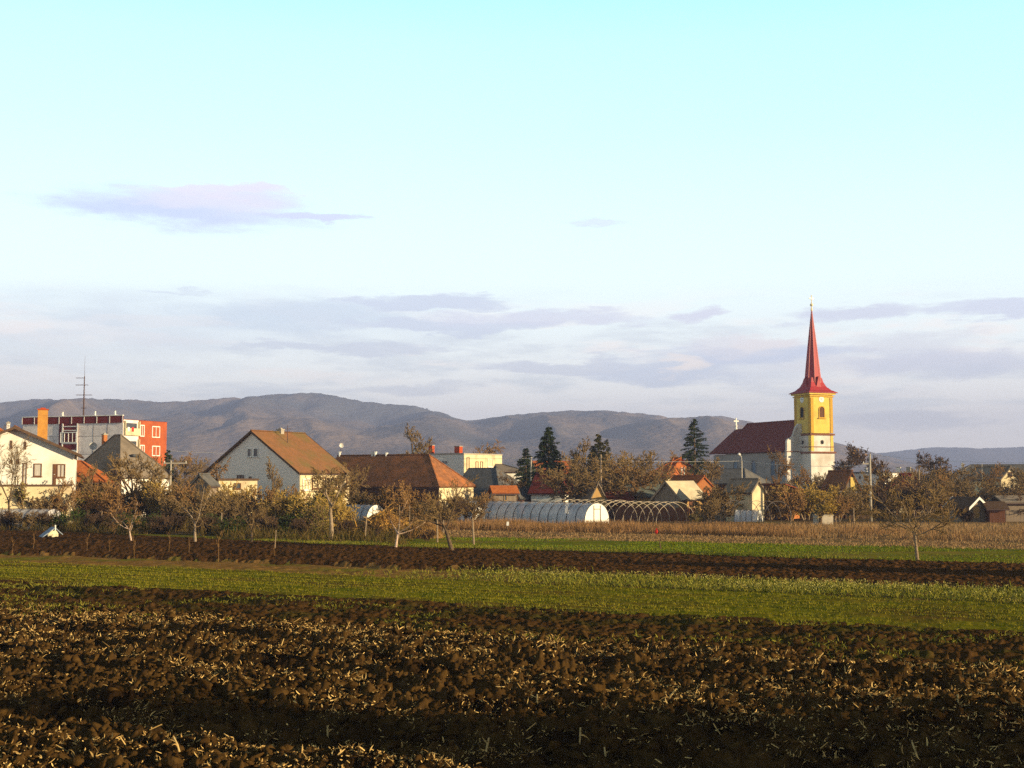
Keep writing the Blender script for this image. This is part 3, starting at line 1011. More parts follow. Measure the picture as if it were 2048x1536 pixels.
# ------------------------------------------------------------------ woody plants
def tubes_np(name, segs, n=3, cap=False):
    """segs (m,8): p0 p1 r0 r1"""
    segs = np.asarray(segs)
    p0, p1 = segs[:, 0:3], segs[:, 3:6]
    r0, r1 = segs[:, 6:7], segs[:, 7:8]
    d = p1 - p0
    d = d / (np.linalg.norm(d, axis=1, keepdims=True) + 1e-9)
    a = np.where(np.abs(d[:, 2:3]) < 0.9, np.array([[0, 0, 1.0]]), np.array([[1.0, 0, 0]]))
    u = np.cross(d, a)
    u /= np.linalg.norm(u, axis=1, keepdims=True) + 1e-9
    w = np.cross(d, u)
    ring0, ring1 = [], []
    for k in range(n):
        t = 2 * math.pi * k / n
        o = u * math.cos(t) + w * math.sin(t)
        ring0.append(p0 + o * r0)
        ring1.append(p1 + o * r1)
    V = np.stack(ring0 + ring1, 1).reshape(-1, 3)
    b = np.arange(len(segs)) * 2 * n
    Q = [np.stack([b + k, b + (k + 1) % n, b + n + (k + 1) % n, b + n + k], 1) for k in range(n)]
    fl = [np.concatenate(Q)]
    if cap:
        fl.append(np.stack([b + n + k for k in range(n)], 1))
    return np_mesh(name, V, fl, smooth=n > 4)


def grow(rnd, segs, tips, p, d, L, r, lvl, prm):
    """one branch and, recursively, its children; segs get (p0,p1,r0,r1,lvl)"""
    ns = prm['nseg'][lvl]
    nch = prm['kids'][lvl] if lvl < len(prm['kids']) else 0
    pos, dd = Vector(p), Vector(d).normalized()
    r_end = r * prm['taper']
    pts = [(pos.copy(), r, dd.copy())]
    for k in range(ns):
        wig = prm['wig'][lvl]
        dd = (dd + Vector((rnd.gauss(0, wig), rnd.gauss(0, wig), rnd.gauss(0, wig) + prm['up'][lvl]))).normalized()
        q = pos + dd * (L / ns)
        ra = r + (r_end - r) * k / ns
        rb = r + (r_end - r) * (k + 1) / ns
        segs.append((*pos, *q, ra, rb, lvl))
        pos = q
        pts.append((pos.copy(), rb, dd.copy()))
    if nch == 0:
        tips.append(pos.copy())
        return
    for k in range(nch):
        lo = prm['from'][lvl]
        t = lo + (1 - lo) * (k + rnd.random()) / nch
        t = min(t, 0.999) * ns
        i = int(t)
        a, ra, da = pts[i]
        b, rb, db = pts[i + 1]
        q = a.lerp(b, t - i)
        az = rnd.uniform(0, 2 * math.pi) if lvl else (k + rnd.uniform(-0.3, 0.3)) * 2 * math.pi / nch
        ax = da.orthogonal().normalized()
        ax.rotate(Matrix.Rotation(az, 3, da))
        sp = prm['ang'][lvl] * rnd.uniform(0.7, 1.25)
        nd = da.copy()
        nd.rotate(Matrix.Rotation(sp, 3, ax))
        f = (1 - 0.45 * (t / ns - lo) / max(1 - lo, 0.01)) if lvl else 1.0
        grow(rnd, segs, tips, q, nd, L * prm['len'][lvl] * rnd.uniform(0.7, 1.2) * f, max(min(ra, rb) * prm['rad'][lvl], prm['rmin']), lvl + 1, prm)


ORCHARD = dict(nseg=[4, 5, 4, 3, 2], kids=[5, 8, 8, 6], wig=[0.08, 0.16, 0.2, 0.22, 0.25], up=[0.05, 0.06, 0.05, 0.04, 0.03], ang=[0.95, 0.85, 0.8, 0.75],
               len=[1.25, 0.55, 0.55, 0.55], rad=[0.6, 0.6, 0.55, 0.5], taper=0.5, rmin=0.017)
ORCHARD['from'] = [0.8, 0.25, 0.2, 0.15]
SHRUB = dict(nseg=[3, 4, 3, 2], kids=[7, 6, 5], wig=[0.12, 0.16, 0.2, 0.25], up=[0.1, 0.08, 0.05, 0.03], ang=[0.6, 0.65, 0.7], len=[0.6, 0.6, 0.55], rad=[0.6, 0.6, 0.6], taper=0.5, rmin=0.02)
SHRUB['from'] = [0.15, 0.15, 0.15]
TALL = dict(nseg=[7, 5, 4, 3, 2], kids=[14, 6, 5, 4], wig=[0.05, 0.13, 0.18, 0.22, 0.25], up=[0.05, 0.09, 0.06, 0.04, 0.03], ang=[0.85, 0.75, 0.7, 0.7],
            len=[0.42, 0.55, 0.55, 0.5], rad=[0.45, 0.55, 0.55, 0.55], taper=0.35, rmin=0.022)
TALL['from'] = [0.28, 0.25, 0.2, 0.2]


def leaves_np(rnd_seed, tips, n, size, spread):
    rg = np.random.default_rng(rnd_seed)
    tips = np.array([tuple(t) for t in tips])
    c = tips[rg.integers(0, len(tips), n)] + rg.normal(0, spread, (n, 3))
    d = rg.normal(0, 1, (n, 3))
    return c, d, size * rg.uniform(0.6, 1.4, n)


def join_meshes(name, parts, mats):
    """parts: list of (mesh, mat index)"""
    V, Fq, Ft, mi = [], [], [], []
    off = 0
    allF = {}
    for me, k in parts:
        nv = len(me.vertices)
        co = np.empty(nv * 3, np.float32)
        me.vertices.foreach_get('co', co)
        V.append(co.reshape(-1, 3))
        nl = len(me.loops)
        li = np.empty(nl, np.int32)
        me.loops.foreach_get('vertex_index', li)
        lt = np.empty(len(me.polygons), np.int32)
        me.polygons.foreach_get('loop_total', lt)
        st = np.concatenate([[0], np.cumsum(lt)[:-1]]).astype(int)
        for s in np.unique(lt):
            idx = st[lt == s][:, None] + np.arange(s)[None]
            allF.setdefault((int(s), k), []).append(li[idx] + off)
        off += nv
    fl, mi = [], []
    for (s, k), l in allF.items():
        f = np.concatenate(l)
        fl.append(f)
        mi.append(np.full(len(f), k, np.int32))
    out = np_mesh(name, np.concatenate(V), fl)
    for m in mats:
        out.materials.append(m)
    if len(mats) > 1:
        out.polygons.foreach_set('material_index', np.concatenate(mi))
    for me, k in parts:
        bpy.data.meshes.remove(me)
    return out


def woody(seed, kind, trunk_h, trunk_r, prm, twig_mat, bark_mat, lean=(0, 0), leaf=None, nleaf=0, leaf_size=0.07, stems=1, twig_scale=1.0, leaf_spread=0.12):
    """returns (trunk mesh, crown mesh) standing at the origin"""
    rnd = random.Random(seed)
    segs, tips = [], []
    if stems == 1:
        grow(rnd, segs, tips, (0, 0, -0.1), (lean[0], lean[1], 1), trunk_h, trunk_r, 0, prm)
    else:
        for k in range(stems):
            a = rnd.uniform(0, 6.283)
            s = rnd.uniform(0.05, 0.55)
            grow(rnd, segs, tips, (math.cos(a) * 0.13, math.sin(a) * 0.13, -0.1), (math.cos(a) * s + lean[0], math.sin(a) * s + lean[1], 1),
                 trunk_h * rnd.uniform(0.7, 1.15), trunk_r * rnd.uniform(0.6, 1.2), 0, prm)
    S = np.array(segs)
    thick = S[:, 6] > 0.035
    lv = S[:, 8]
    main = (lv <= (1 if stems == 1 else 0))
    S[~main, 6:8] *= twig_scale
    tr = tubes_np('trunk', S[main][:, :8], 7)
    tr.materials.append(bark_mat)
    parts = []
    fine = ~main
    parts.append((tubes_np('t', S[fine & thick][:, :8], 5), 0)) if (fine & thick).any() else None
    parts.append((tubes_np('t', S[fine & ~thick][:, :8], 3), 0))
    mats = [twig_mat]
    if leaf is not None and nleaf:
        c, d, sz = leaves_np(seed + 5, tips, nleaf, leaf_size, leaf_spread)
        parts.append((strips_mesh('l', c, d, sz, sz * 0.7, np.zeros(nleaf), 1, 1.5, seed), 1))
        mats.append(leaf)
    return tr, join_meshes('crown', parts, mats), tips


def plant(name, meshes, loc, scale, rz, label, cat, group=None, sz=None):
    root = empty(name, loc, rz)
    root.scale = (scale, scale, scale * (sz or 1.0))
    a = link('trunk' if name.endswith('tree') or name.endswith('sapling') else 'stems', meshes[0], None, root)
    b = link('crown', meshes[1], None, root)
    return tag(root, label, cat, group)


def height_of(meshes):
    co = np.empty(len(meshes[1].vertices) * 3, np.float32)
    meshes[1].vertices.foreach_get('co', co)
    return float(np.percentile(co.reshape(-1, 3)[:, 2], 99.5))


def conifer(seed, H, R, m, bark, dens=1.0):
    rg = np.random.default_rng(seed)
    segs = [(0, 0, -0.2, 0, 0, H * 0.5, 0.02 * H, 0.012 * H), (0, 0, H * 0.5, 0, 0, H * 0.97, 0.012 * H, 0.003 * H)]
    tr = tubes_np('trunk', np.array(segs), 7)
    tr.materials.append(bark)
    B, D, Ln, W = [], [], [], []
    bs = []
    nb = int(210 * dens)
    R = R * 1.75
    for k in range(nb):
        t = (k + rg.uniform()) / nb
        z = H * (0.08 + 0.92 * t)
        L = R * (1 - t) ** 0.8 * rg.uniform(0.7, 1.15) + 0.12
        a = rg.uniform(0, 6.283)
        dr = np.array([math.cos(a), math.sin(a), rg.uniform(-0.3, 0.12) + 0.5 * t ** 3])
        tip = np.array([0, 0, z]) + dr * L
        bs.append((0, 0, z, *tip, 0.03, 0.01))
        nn = int(16 + 36 * L)
        tt = rg.uniform(0.12, 1, nn) ** 0.8
        pts = np.array([0, 0, z]) + dr * (L * tt)[:, None]
        pts[:, 2] -= 0.14 * L * tt ** 2
        dv = dr[None] * 0.8 + rg.normal(0, 0.55, (nn, 3)) * [1, 1, 0.6]
        dv[:, 2] -= 0.25
        B.append(pts)
        D.append(dv)
        Ln.append(rg.uniform(0.25, 0.55, nn) * (0.55 + 0.45 * (1 - t)))
        W.append(rg.uniform(0.10, 0.2, nn))
    B, D, Ln, W = np.concatenate(B), np.concatenate(D), np.concatenate(Ln), np.concatenate(W)
    cr = join_meshes('crown', [(strips_mesh('n', B, D, Ln, W, np.full(len(B), 0.25), 2, 0.7, seed), 0), (tubes_np('b', np.array(bs), 3), 1)], [m, bark])
    return tr, cr


build_cover()


# ------------------------------------------------------------------ buildings
class Site:
    """a building's frame: origin at the corner, local +x to the right along the front, +y into the building"""

    def __init__(s, name, px, Y, alpha, label, cat, group=None):
        s.al = math.radians(alpha)
        s.Y = Y
        s.loc = Vector((xat(px, Y), Y, GZ))
        s.ex = Vector((math.cos(s.al), math.sin(s.al), 0))
        s.ey = Vector((-math.sin(s.al), math.cos(s.al), 0))
        s.root = tag(empty(name, s.loc, s.al), label, cat, group)

    def ext(s, d, px, z=3.0):
        k = (px - 1024) / F
        hz = (z - EYE) * SP
        return (k * (s.loc.y * CP + hz) - s.loc.x) / (d.x - k * d.y * CP)

    def world(s, x, y, z):
        return s.loc + s.ex * x + s.ey * y + Vector((0, 0, z))

    def on(s, plane, px, py, off=0.0):
        """local point where the sight line through a measured pixel meets the front (y=off) or right (x=off) wall"""
        o = Vector((0, 0, EYE)) - s.loc
        d = ray(px, py)
        ol = Vector((o.dot(s.ex), o.dot(s.ey), o.z))
        dl = Vector((d.dot(s.ex), d.dot(s.ey), d.z))
        if plane == 'f':
            t = (off - ol.y) / dl.y
        else:
            t = (off - ol.x) / dl.x
        return ol + dl * t

    def rect(s, plane, r):
        a = s.on(plane, r[0], r[3])
        b = s.on(plane, r[1], r[2])
        if plane == 'f':
            return a.x, b.x, a.z, b.z
        return a.y, b.y, a.z, b.z

    def panel(s, mb, plane, u0, u1, z0, z1, d0, d1):
        """box standing proud of a wall from d0 to d1"""
        if u1 < u0:
            u0, u1 = u1, u0
        if plane == 'f':
            mb.box(u0, u1, -d1, -d0, z0, z1)
        else:
            mb.box(d0, d1, u0, u1, z0, z1)

    def window(s, plane, r, frame='white_paint', pane='glass', name='window', bars=1, fw=None, sill=True, proud=0.07, parent=None):
        u0, u1, z0, z1 = s.rect(plane, r)
        if u1 < u0:
            u0, u1 = u1, u0
        w = fw or max(0.07, min(0.13, 0.12 * (u1 - u0)))
        mb = MB()
        P = lambda *a: s.panel(mb, plane, *a, 0.004, proud)
        P(u0, u0 + w, z0, z1)
        P(u1 - w, u1, z0, z1)
        P(u0 + w, u1 - w, z0, z0 + w)
        P(u0 + w, u1 - w, z1 - w, z1)
        for k in range(bars):
            c = u0 + (u1 - u0) * (k + 1) / (bars + 1)
            s.panel(mb, plane, c - w * 0.35, c + w * 0.35, z0 + w, z1 - w, 0.004, proud - 0.01)
        if sill:
            s.panel(mb, plane, u0 - 0.08, u1 + 0.08, z0 - 0.06, z0, 0.003, proud + 0.1)
        fr = mb.build(name, MT[frame], parent or s.root)
        mb = MB()
        s.panel(mb, plane, u0 + w, u1 - w, z0 + w, z1 - w, 0.003, 0.02)
        mb.build('pane', MT[pane], fr)
        return fr

    def door(s, plane, r, m='brown_frame', name='door'):
        u0, u1, z0, z1 = s.rect(plane, r)
        if u1 < u0:
            u0, u1 = u1, u0
        mb = MB()
        s.panel(mb, plane, u0, u1, z0, z1, 0.003, 0.05)
        s.panel(mb, plane, u0 + 0.1, u1 - 0.1, z0 + (z1 - z0) * 0.55, z1 - 0.12, 0.05, 0.075)
        s.panel(mb, plane, u0 + 0.1, u1 - 0.1, z0 + 0.12, z0 + (z1 - z0) * 0.45, 0.05, 0.075)
        d = mb.build(name, MT[m], s.root)
        mb = MB()
        s.panel(mb, plane, u1 - 0.2, u1 - 0.1, (z0 + z1) / 2 - 0.03, (z0 + z1) / 2 + 0.03, 0.05, 0.12)
        mb.build('handle', MT['metal_light'], d)
        return d


def house(name, label, cat, px, Y, alpha, pxl, pxr, py_eave, py_ridge, axis='y', h0=0.0, h1=0.0, wall='white_wall', roof='tile_brown', W=None, D=None,
          ov=0.4, ovg=0.35, th=0.16, fascia=None, ridge_px=None, wall_side=None, ridge_cap=True, group=None):
    """pitched-roof house. axis 'y': ridge runs away from the front (front is a gable); 'x': ridge parallel to the front.
    h0/h1: hip insets at the near/left and far/right ridge end."""
    s = Site(name, px, Y, alpha, label, cat, group)
    W = W or s.ext(-s.ex, pxl)
    D = D or s.ext(s.ey, pxr)
    ze = zat(py_eave, Y) - GZ
    if axis == 'y':
        S, Tw = D, W
        mp = lambda a, t, z: (-W + t, a, z)
    else:
        S, Tw = W, D
        mp = lambda a, t, z: (-W + a, t, z)
    if ridge_px is not None:      # find the hip inset whose ridge end is seen at ridge_px
        best = None
        for k in range(0, 200):
            h = S * 0.5 * k / 200
            a = h if axis == 'y' else S - h
            pt = s.world(*mp(a, Tw / 2, 6))
            e = abs(proj(pt)[0] - ridge_px)
            if best is None or e < best[0]:
                best = (e, h)
        if axis == 'y':
            h0 = max(best[1], 0.05)
        else:
            h1 = max(best[1], 0.05)
    a_ref = h0 if axis == 'y' else S - h1
    pr = s.world(*mp(a_ref, Tw / 2, 0))
    zr = zat(py_ridge, pr.y) - GZ
    s.W, s.D, s.S, s.Tw, s.ze, s.zr, s.mp, s.h0, s.h1 = W, D, S, Tw, ze, zr, mp, h0, h1
    m = (zr - ze) / (Tw / 2)
    # walls
    mb = MB()
    top = lambda t: ze + m * min(t, Tw - t)
    for t in (0, Tw):
        mb.poly([mp(0, t, -0.4), mp(S, t, -0.4), mp(S, t, ze), mp(0, t, ze)])
    for a, h in ((0, h0), (S, h1)):
        p = [mp(a, 0, -0.4), mp(a, Tw, -0.4), mp(a, Tw, ze)]
        if h <= 0:
            p.append(mp(a, Tw / 2, zr - 0.02))
        p.append(mp(a, 0, ze))
        mb.poly(p)
    s.wall = mb.build('wall', MT[wall], s.root)
    # roof slabs
    lift = th / math.cos(math.atan(m)) * 1.02
    zo = ze - m * ov + lift
    zrr = zr + lift
    e0, e1 = (-ov if h0 > 0 else -ovg), (S + ov if h1 > 0 else S + ovg)
    a, b = (h0 if h0 > 0 else -ovg), (S - h1 if h1 > 0 else S + ovg)
    mb = MB()
    mb.slab([mp(e0, -ov, zo), mp(e1, -ov, zo), mp(b, Tw / 2, zrr), mp(a, Tw / 2, zrr)], th)
    mb.slab([mp(e0, Tw + ov, zo), mp(a, Tw / 2, zrr), mp(b, Tw / 2, zrr), mp(e1, Tw + ov, zo)], th)
    if h0 > 0:
        mb.slab([mp(e0, -ov, zo), mp(a, Tw / 2, zrr), mp(e0, Tw + ov, zo)], th)
    if h1 > 0:
        mb.slab([mp(e1, -ov, zo), mp(e1, Tw + ov, zo), mp(b, Tw / 2, zrr)], th)
    s.roof = mb.build('roof', MT[roof], s.root)
    if ridge_cap:
        mb = MB()
        mb.tube([mp(a, Tw / 2, zrr + 0.02), mp(b, Tw / 2, zrr + 0.02)], 0.11, 6)
        for aa, hh, ee in ((a, h0, e0), (b, h1, e1)):
            if hh > 0:
                for t in (-ov, Tw + ov):
                    mb.tube([mp(aa, Tw / 2, zrr + 0.02), mp(ee, t, zo + 0.02)], 0.1, 6)
        mb.build('ridge_tiles', MT[roof], s.roof)
    if fascia:
        mb = MB()
        for aa in ((e0, e1) if True else ()):
            h = h0 if aa == e0 else h1
            if h > 0:
                continue
            dd = -0.03 if aa == e0 else 0.03
            for t0, t1 in ((-ov, Tw / 2), (Tw + ov, Tw / 2)):
                q0, q1 = mp(aa + dd, t0, zo + 0.03), mp(aa + dd, t1, zrr + 0.03)
                q2, q3 = mp(aa + dd, t1, zrr - 0.24), mp(aa + dd, t0, zo - 0.24)
                off = Vector(mp(aa + dd * 2.2, 0, 0)) - Vector(mp(aa + dd, 0, 0))
                mb = MB()
                mb.prism([q0, q1, q2, q3], off)
                mb.build('bargeboard', MT[fascia], s.roof)
    # gutter along both eaves
    for t in (-ov - 0.06, Tw + ov + 0.06):
        mb = MB()
        mb.tube([mp(e0, t, zo - th), mp(e1, t, zo - th)], 0.06, 6)
        mb.build('gutter', MT['metal_dark'], s.roof)
    return s


def chimney(s, px, py_top, wpx=6, m='brick_red', t=0.5, name='chimney', cap='concrete', drop=1.0, sx=None):
    """on the roof; t = position across the roof (0.5 = ridge)"""
    best = None
    for k in range(0, 401):
        a = s.S * k / 400
        pt = s.world(*s.mp(a, s.Tw * t, s.zr))
        e = abs(proj(pt)[0] - px)
        if best is None or e < best[0]:
            best = (e, a, pt.y)
    a, Yc = best[1], best[2]
    x, y, _ = s.mp(a, s.Tw * t, 0)
    zroof = s.ze + (s.zr - s.ze) * (1 - abs(t - 0.5) * 2)
    z1 = zat(py_top, Yc) - GZ
    w = wpx / F * Yc / 2 / 1.15
    mb = MB()
    mb.box(x - w, x + w, y - w, y + w, zroof - drop, z1 - 0.12)
    c = mb.build(name, MT[m], s.roof)
    mb = MB()
    mb.box(x - w - 0.06, x + w + 0.06, y - w - 0.06, y + w + 0.06, z1 - 0.118, z1)
    mb.box(x - w * 0.5, x + w * 0.5, y - w * 0.5, y + w * 0.5, z1, z1 + 0.12)
    mb.build('chimney_cap', MT[cap], s.roof)
    return c


def flat_block(name, label, cat, px, Y, alpha, pxl, pxr, py_top, wall='white_wall', roof='slate', par=0.25, W=None, D=None, side=None, ov=0.12):
    s = Site(name, px, Y, alpha, label, cat)
    W = W or s.ext(-s.ex, pxl)
    D = D or s.ext(s.ey, pxr)
    z = zat(py_top, Y) - GZ
    s.W, s.D, s.zt = W, D, z
    mb = MB()
    mb.box(-W, 0, 0, D, -0.4, z - par)
    s.wall = mb.build('wall', MT[wall], s.root)
    if side:
        mb = MB()
        mb.box(0.003, 0.06, 0.0, D, -0.4, z - par)
        mb.build('side_wall', MT[side], s.root)
    mb = MB()
    mb.box(-W - ov, ov, -ov, D + ov, z - par + 0.002, z)
    s.roof = mb.build('roof', MT[roof], s.root)
    return s


def roof_box(s, px, py_top, wpx, m, name='chimney', plane_y=1.5, cap='concrete'):
    p = s.on('f', px, py_top, plane_y)
    w = wpx / F * s.Y / 2
    mb = MB()
    mb.box(p.x - w, p.x + w, plane_y - w, plane_y + w, s.zt + 0.002, p.z - 0.1)
    c = mb.build(name, MT[m], s.roof)
    mb = MB()
    mb.box(p.x - w - 0.06, p.x + w + 0.06, plane_y - w - 0.06, plane_y + w + 0.06, p.z - 0.098, p.z)
    mb.build('chimney_cap', MT[cap], s.roof)


def build_left():
    # white house at the left edge
    s = house('white_house', 'cream white gabled house with brown window frames at the left edge', 'house', 147, 118, 18, -97, None, 908, 857, 'y',
              wall='white_wall', roof='tile_brown', D=10, fascia='dark_wood', ov=0.6, ovg=0.7)
    for r in [(20, 25, 881, 898), (48, 53, 883, 899), (20, 25, 919, 927), (33, 39, 918, 928)]:
        s.window('f', r, 'brown_frame', 'glass', bars=0, fw=0.05, sill=False)
    s.window('f', (45, 54, 926, 968), 'brown_frame', 'curtain', bars=0)
    s.window('f', (67, 84, 927, 953), 'brown_frame', 'curtain', bars=0)
    s.window('f', (113, 131, 928, 955), 'brown_frame', 'curtain', bars=1)
    s.door('f', (105, 113, 928, 970))
    z = s.on('f', 100, 969).z
    mb = MB()
    mb.box(-s.W, -0.2, -2.2, -0.004, -0.4, z - 0.14)
    ter = mb.build('terrace', MT['cream_wall'], s.root)
    mb = MB()
    mb.box(-s.W - 0.1, -0.1, -2.35, -0.004, z - 0.138, z)
    mb.build('terrace_slab', MT['dark_wood'], ter)
    mb = MB()
    for k in range(9):
        x = -0.4 - k * 0.8
        mb.box(x - 0.03, x + 0.03, -2.25, -2.19, z, z + 0.9)
    mb.box(-s.W, -0.3, -2.25, -2.19, z + 0.9, z + 0.96)
    chimney(s, 85, 818, 21, 'brick_yellow', t=0.70, cap='brick_red', drop=0.6)

    s = house('red_roof_house', 'house behind the white one, its red tiled roof peeking out at the left edge', 'house', 28, 140, 10, -120, None, 900, 846, 'x',
              h1=4.0, wall='cream_wall', roof='tile_orange', D=9)
    chimney(s, 17, 845, 6, 'white_paint', t=0.4)

    house('orange_shed', 'low shed with bright orange tiles tucked beside the white house', 'shed', 205, 134, 8, 95, None, 962, 926, 'x',
          ridge_px=152, wall='dark_wood', roof='tile_orange', D=6)

    # apartment block
    s = flat_block('apartment_block', 'grey panel apartment block with red end wall and maroon roof band', 'apartment block', 243, 185, -20, 42, 330, 838,
                   wall='panel_grey', roof='maroon', par=0.05)
    W, D, zt = s.W, s.D, s.zt
    mb = MB()
    zb = s.on('f', 200, 846).z
    mb.box(-W - 0.05, 0.05, -0.16, -0.004, zb, zt + 0.5)
    band = mb.build('parapet', MT['maroon'], s.root)
    mb = MB()
    for k in range(9):
        x = -W + k * W / 8
        mb.box(x - 0.06, x + 0.06, -0.2, -0.162, zb - 0.05, zt + 0.5)
    mb.box(-W - 0.05, 0.05, -0.22, 0.1, zt + 0.502, zt + 0.62)
    mb.build('parapet_trim', MT['white_paint'], band)
    u0, u1, _, _ = s.rect('f', (117, 157, 846, 930))
    mb = MB()
    mb.box(u0, u1, -0.1, -0.004, -0.3, zb)
    st = mb.build('stair_panel', MT['maroon'], s.root)
    mb = MB()
    for x in (u0 + 0.7, u1 - 0.05):
        mb.box(x - 0.1, x + 0.1, -0.2, -0.102, -0.3, zb)
    for py in (853, 861, 887, 901):
        z = s.on('f', 137, py).z
        mb.box(u0 + 0.8, u1 - 0.15, -0.18, -0.102, z - 0.07, z + 0.07)
    mb.build('stair_trim', MT['white_paint'], st)
    s.window('f', (122, 155, 864, 886), 'white_paint', 'curtain', bars=3, proud=0.24, sill=False)
    s.window('f', (122, 155, 902, 924), 'white_paint', 'glass', bars=3, proud=0.24, sill=False)
    mb = MB()
    for a0, a1, pxs in ((u1 + 0.01, -0.01, (187, 215)), (-W + 0.01, u0 - 0.01, (88,))):
        mb = MB()
        for px in pxs:
            x = s.on('f', px, 870).x
            mb.box(x - 0.03, x + 0.03, -0.025, -0.004, 0, zb)
        for py in (872, 908):
            z = s.on('f', 200, py).z
            mb.box(a0, a1, -0.02, -0.004, z - 0.03, z + 0.03)
        mb.build('panel_joint', MT['church_grey'], s.wall)
    # red end wall
    v0 = s.on('r', 277, 870).y
    mb = MB()
    mb.box(0.003, 0.12, v0, D, -0.4, zt - 0.06)
    mb.build('end_wall', MT['red_wall'], s.root)
    for r in [(278, 287, 850, 873), (302, 318, 853, 875), (278, 287, 890, 908), (302, 318, 892, 912), (278, 287, 927, 945), (302, 318, 929, 948)]:
        a, b, z0, z1 = s.rect('r', r)
        s.window('r', r, 'white_paint', 'curtain', bars=1, proud=0.22, fw=0.13, sill=False)
    # loggias
    for i, (pt, pb) in enumerate(((850, 868), (886, 906), (924, 944))):
        z0, z1 = s.on('r', 258, pb).z, s.on('r', 258, pt).z
        mb = MB()
        mb.box(0.003, 0.4, 0.1, v0 - 0.1, z0 - 0.2, z0 - 0.05)
        mb.box(0.28, 0.4, 0.102, v0 - 0.102, z0 - 0.048, z0 + 0.85)
        mb.box(0.003, 0.39, 0.1, 0.22, z0 - 0.048, z1 + 0.6)
        mb.box(0.003, 0.39, v0 - 0.22, v0 - 0.1, z0 - 0.048, z1 + 0.6)
        bal = mb.build('balcony', MT['cream_wall'], s.root)
        mb = MB()
        mb.box(0.02, 0.06, 0.5, v0 - 0.5, z0, z1 + 0.3)
        mb.build('balcony_door', MT['glass'], bal)
        if i == 0:
            for c0, c1, mm in ((0.5, 1.0, 'white_paint'), (1.5, 2.0, 'red_plastic')):
                mb = MB()
                mb.box(0.41, 0.45, c0, c1, z0 + 0.35, z0 + 1.0)
                mb.build('washing', MT[mm], bal)
    for px, w in ((125, 8), (190, 9), (230, 10)):
        p = s.on('f', px, 830, 4.0)
        mb = MB()
        mb.box(p.x - 0.35, p.x + 0.35, 3.6, 4.4, zt + 0.0, zt + 0.9)
        mb.box(p.x - 0.1, p.x + 0.1, 3.9, 4.1, zt + 0.9, zt + 1.5)
        mb.build('roof_vent', MT['white_paint'], s.roof)
    # aerial mast on the block
    p = s.world(s.on('f', 167, 832, 5.0).x, 5.0, zt)
    root = tag(empty('antenna_mast', p), 'tall red and white aerial mast with cross arms on the apartment roof', 'antenna')
    hh = zat(752, p.y) - p.z
    mb = MB()
    mb.tube([(0, 0, 0), (0, 0, hh)], [0.13, 0.07], 6)
    mb.tube([(0, 0, hh), (0, 0, hh + 3.2)], [0.03, 0.012], 5)
    mb.build('pole', MT['metal_dark'], root)
    for py, w, ex in ((790, 1.15, 0.0), (770, 0.9, -0.35), (756, 0.6, -0.6), (816, 0.35, 0.0)):
        z = zat(py, p.y) - p.z
        mb = MB()
        mb.tube([(-w + ex, 0, z), (w + ex, 0, z)], 0.05, 5)
        for q in (-w + ex, 0.5 * ex - 0.3, w + ex):
            mb.tube([(q, -0.25, z), (q, 0.25, z)], 0.035, 5)
        mb.build('cross_arm', MT['metal_dark'], root)

    # grey-brown hipped roof
    s = house('hipped_house', 'house under a grey-brown hipped roof with a small skylight, before the apartment block', 'house', 242, 138, -42, 140, 340, 950, 875, 'x',
              h0=4.2, wall='grey_wall', roof='asbestos', ridge_px=233)
    chimney(s, 209, 868, 9, 'brick', t=0.5)
    # skylight on the lit slope
    mb = MB()
    a = Vector((0.4 - s.h1 * 0.42, s.D * 0.45, s.ze + (s.zr - s.ze) * 0.52))
    mb.box(-s.h1 * 0.45 - 0.0, -s.h1 * 0.45 + 0.55, s.D * 0.42, s.D * 0.42 + 0.9, s.ze + (s.zr - s.ze) * 0.48, s.ze + (s.zr - s.ze) * 0.48 + 0.28)
    mb.build('skylight', MT['glass'], s.roof)
    dish('satellite_dish', s.world(s.on('f', 186, 890, 2.0).x, 2.0, zat(890, 141) - GZ), 0.45, 'white satellite dish above the grey-brown hipped roof')


def dish(name, p, r, label, group=None):
    root = tag(empty(name, p, math.radians(25)), label, 'satellite dish', group)
    mb = MB()
    n = 14
    for k in range(3):
        r0, r1 = r * k / 3, r * (k + 1) / 3
        for j in range(n):
            a0, a1 = 6.2832 * j / n, 6.2832 * (j + 1) / n
            f = lambda rr, a: (rr * math.cos(a), -0.25 + rr * rr / r * 0.35 * -1 + 0.1, rr * math.sin(a))
            mb.poly([f(r0, a0), f(r1, a0), f(r1, a1), f(r0, a1)])
    mb.build('reflector', MT['metal_light'], root)
    mb = MB()
    mb.tube([(0, 0, -1.6), (0, 0, -0.1), (0, -0.14, 0)], 0.03, 6)
    mb.tube([(0, -0.15, -r * 0.8), (0, -0.65, -0.1)], 0.015, 5)
    mb.build('bracket', MT['metal_dark'], root)
    return root


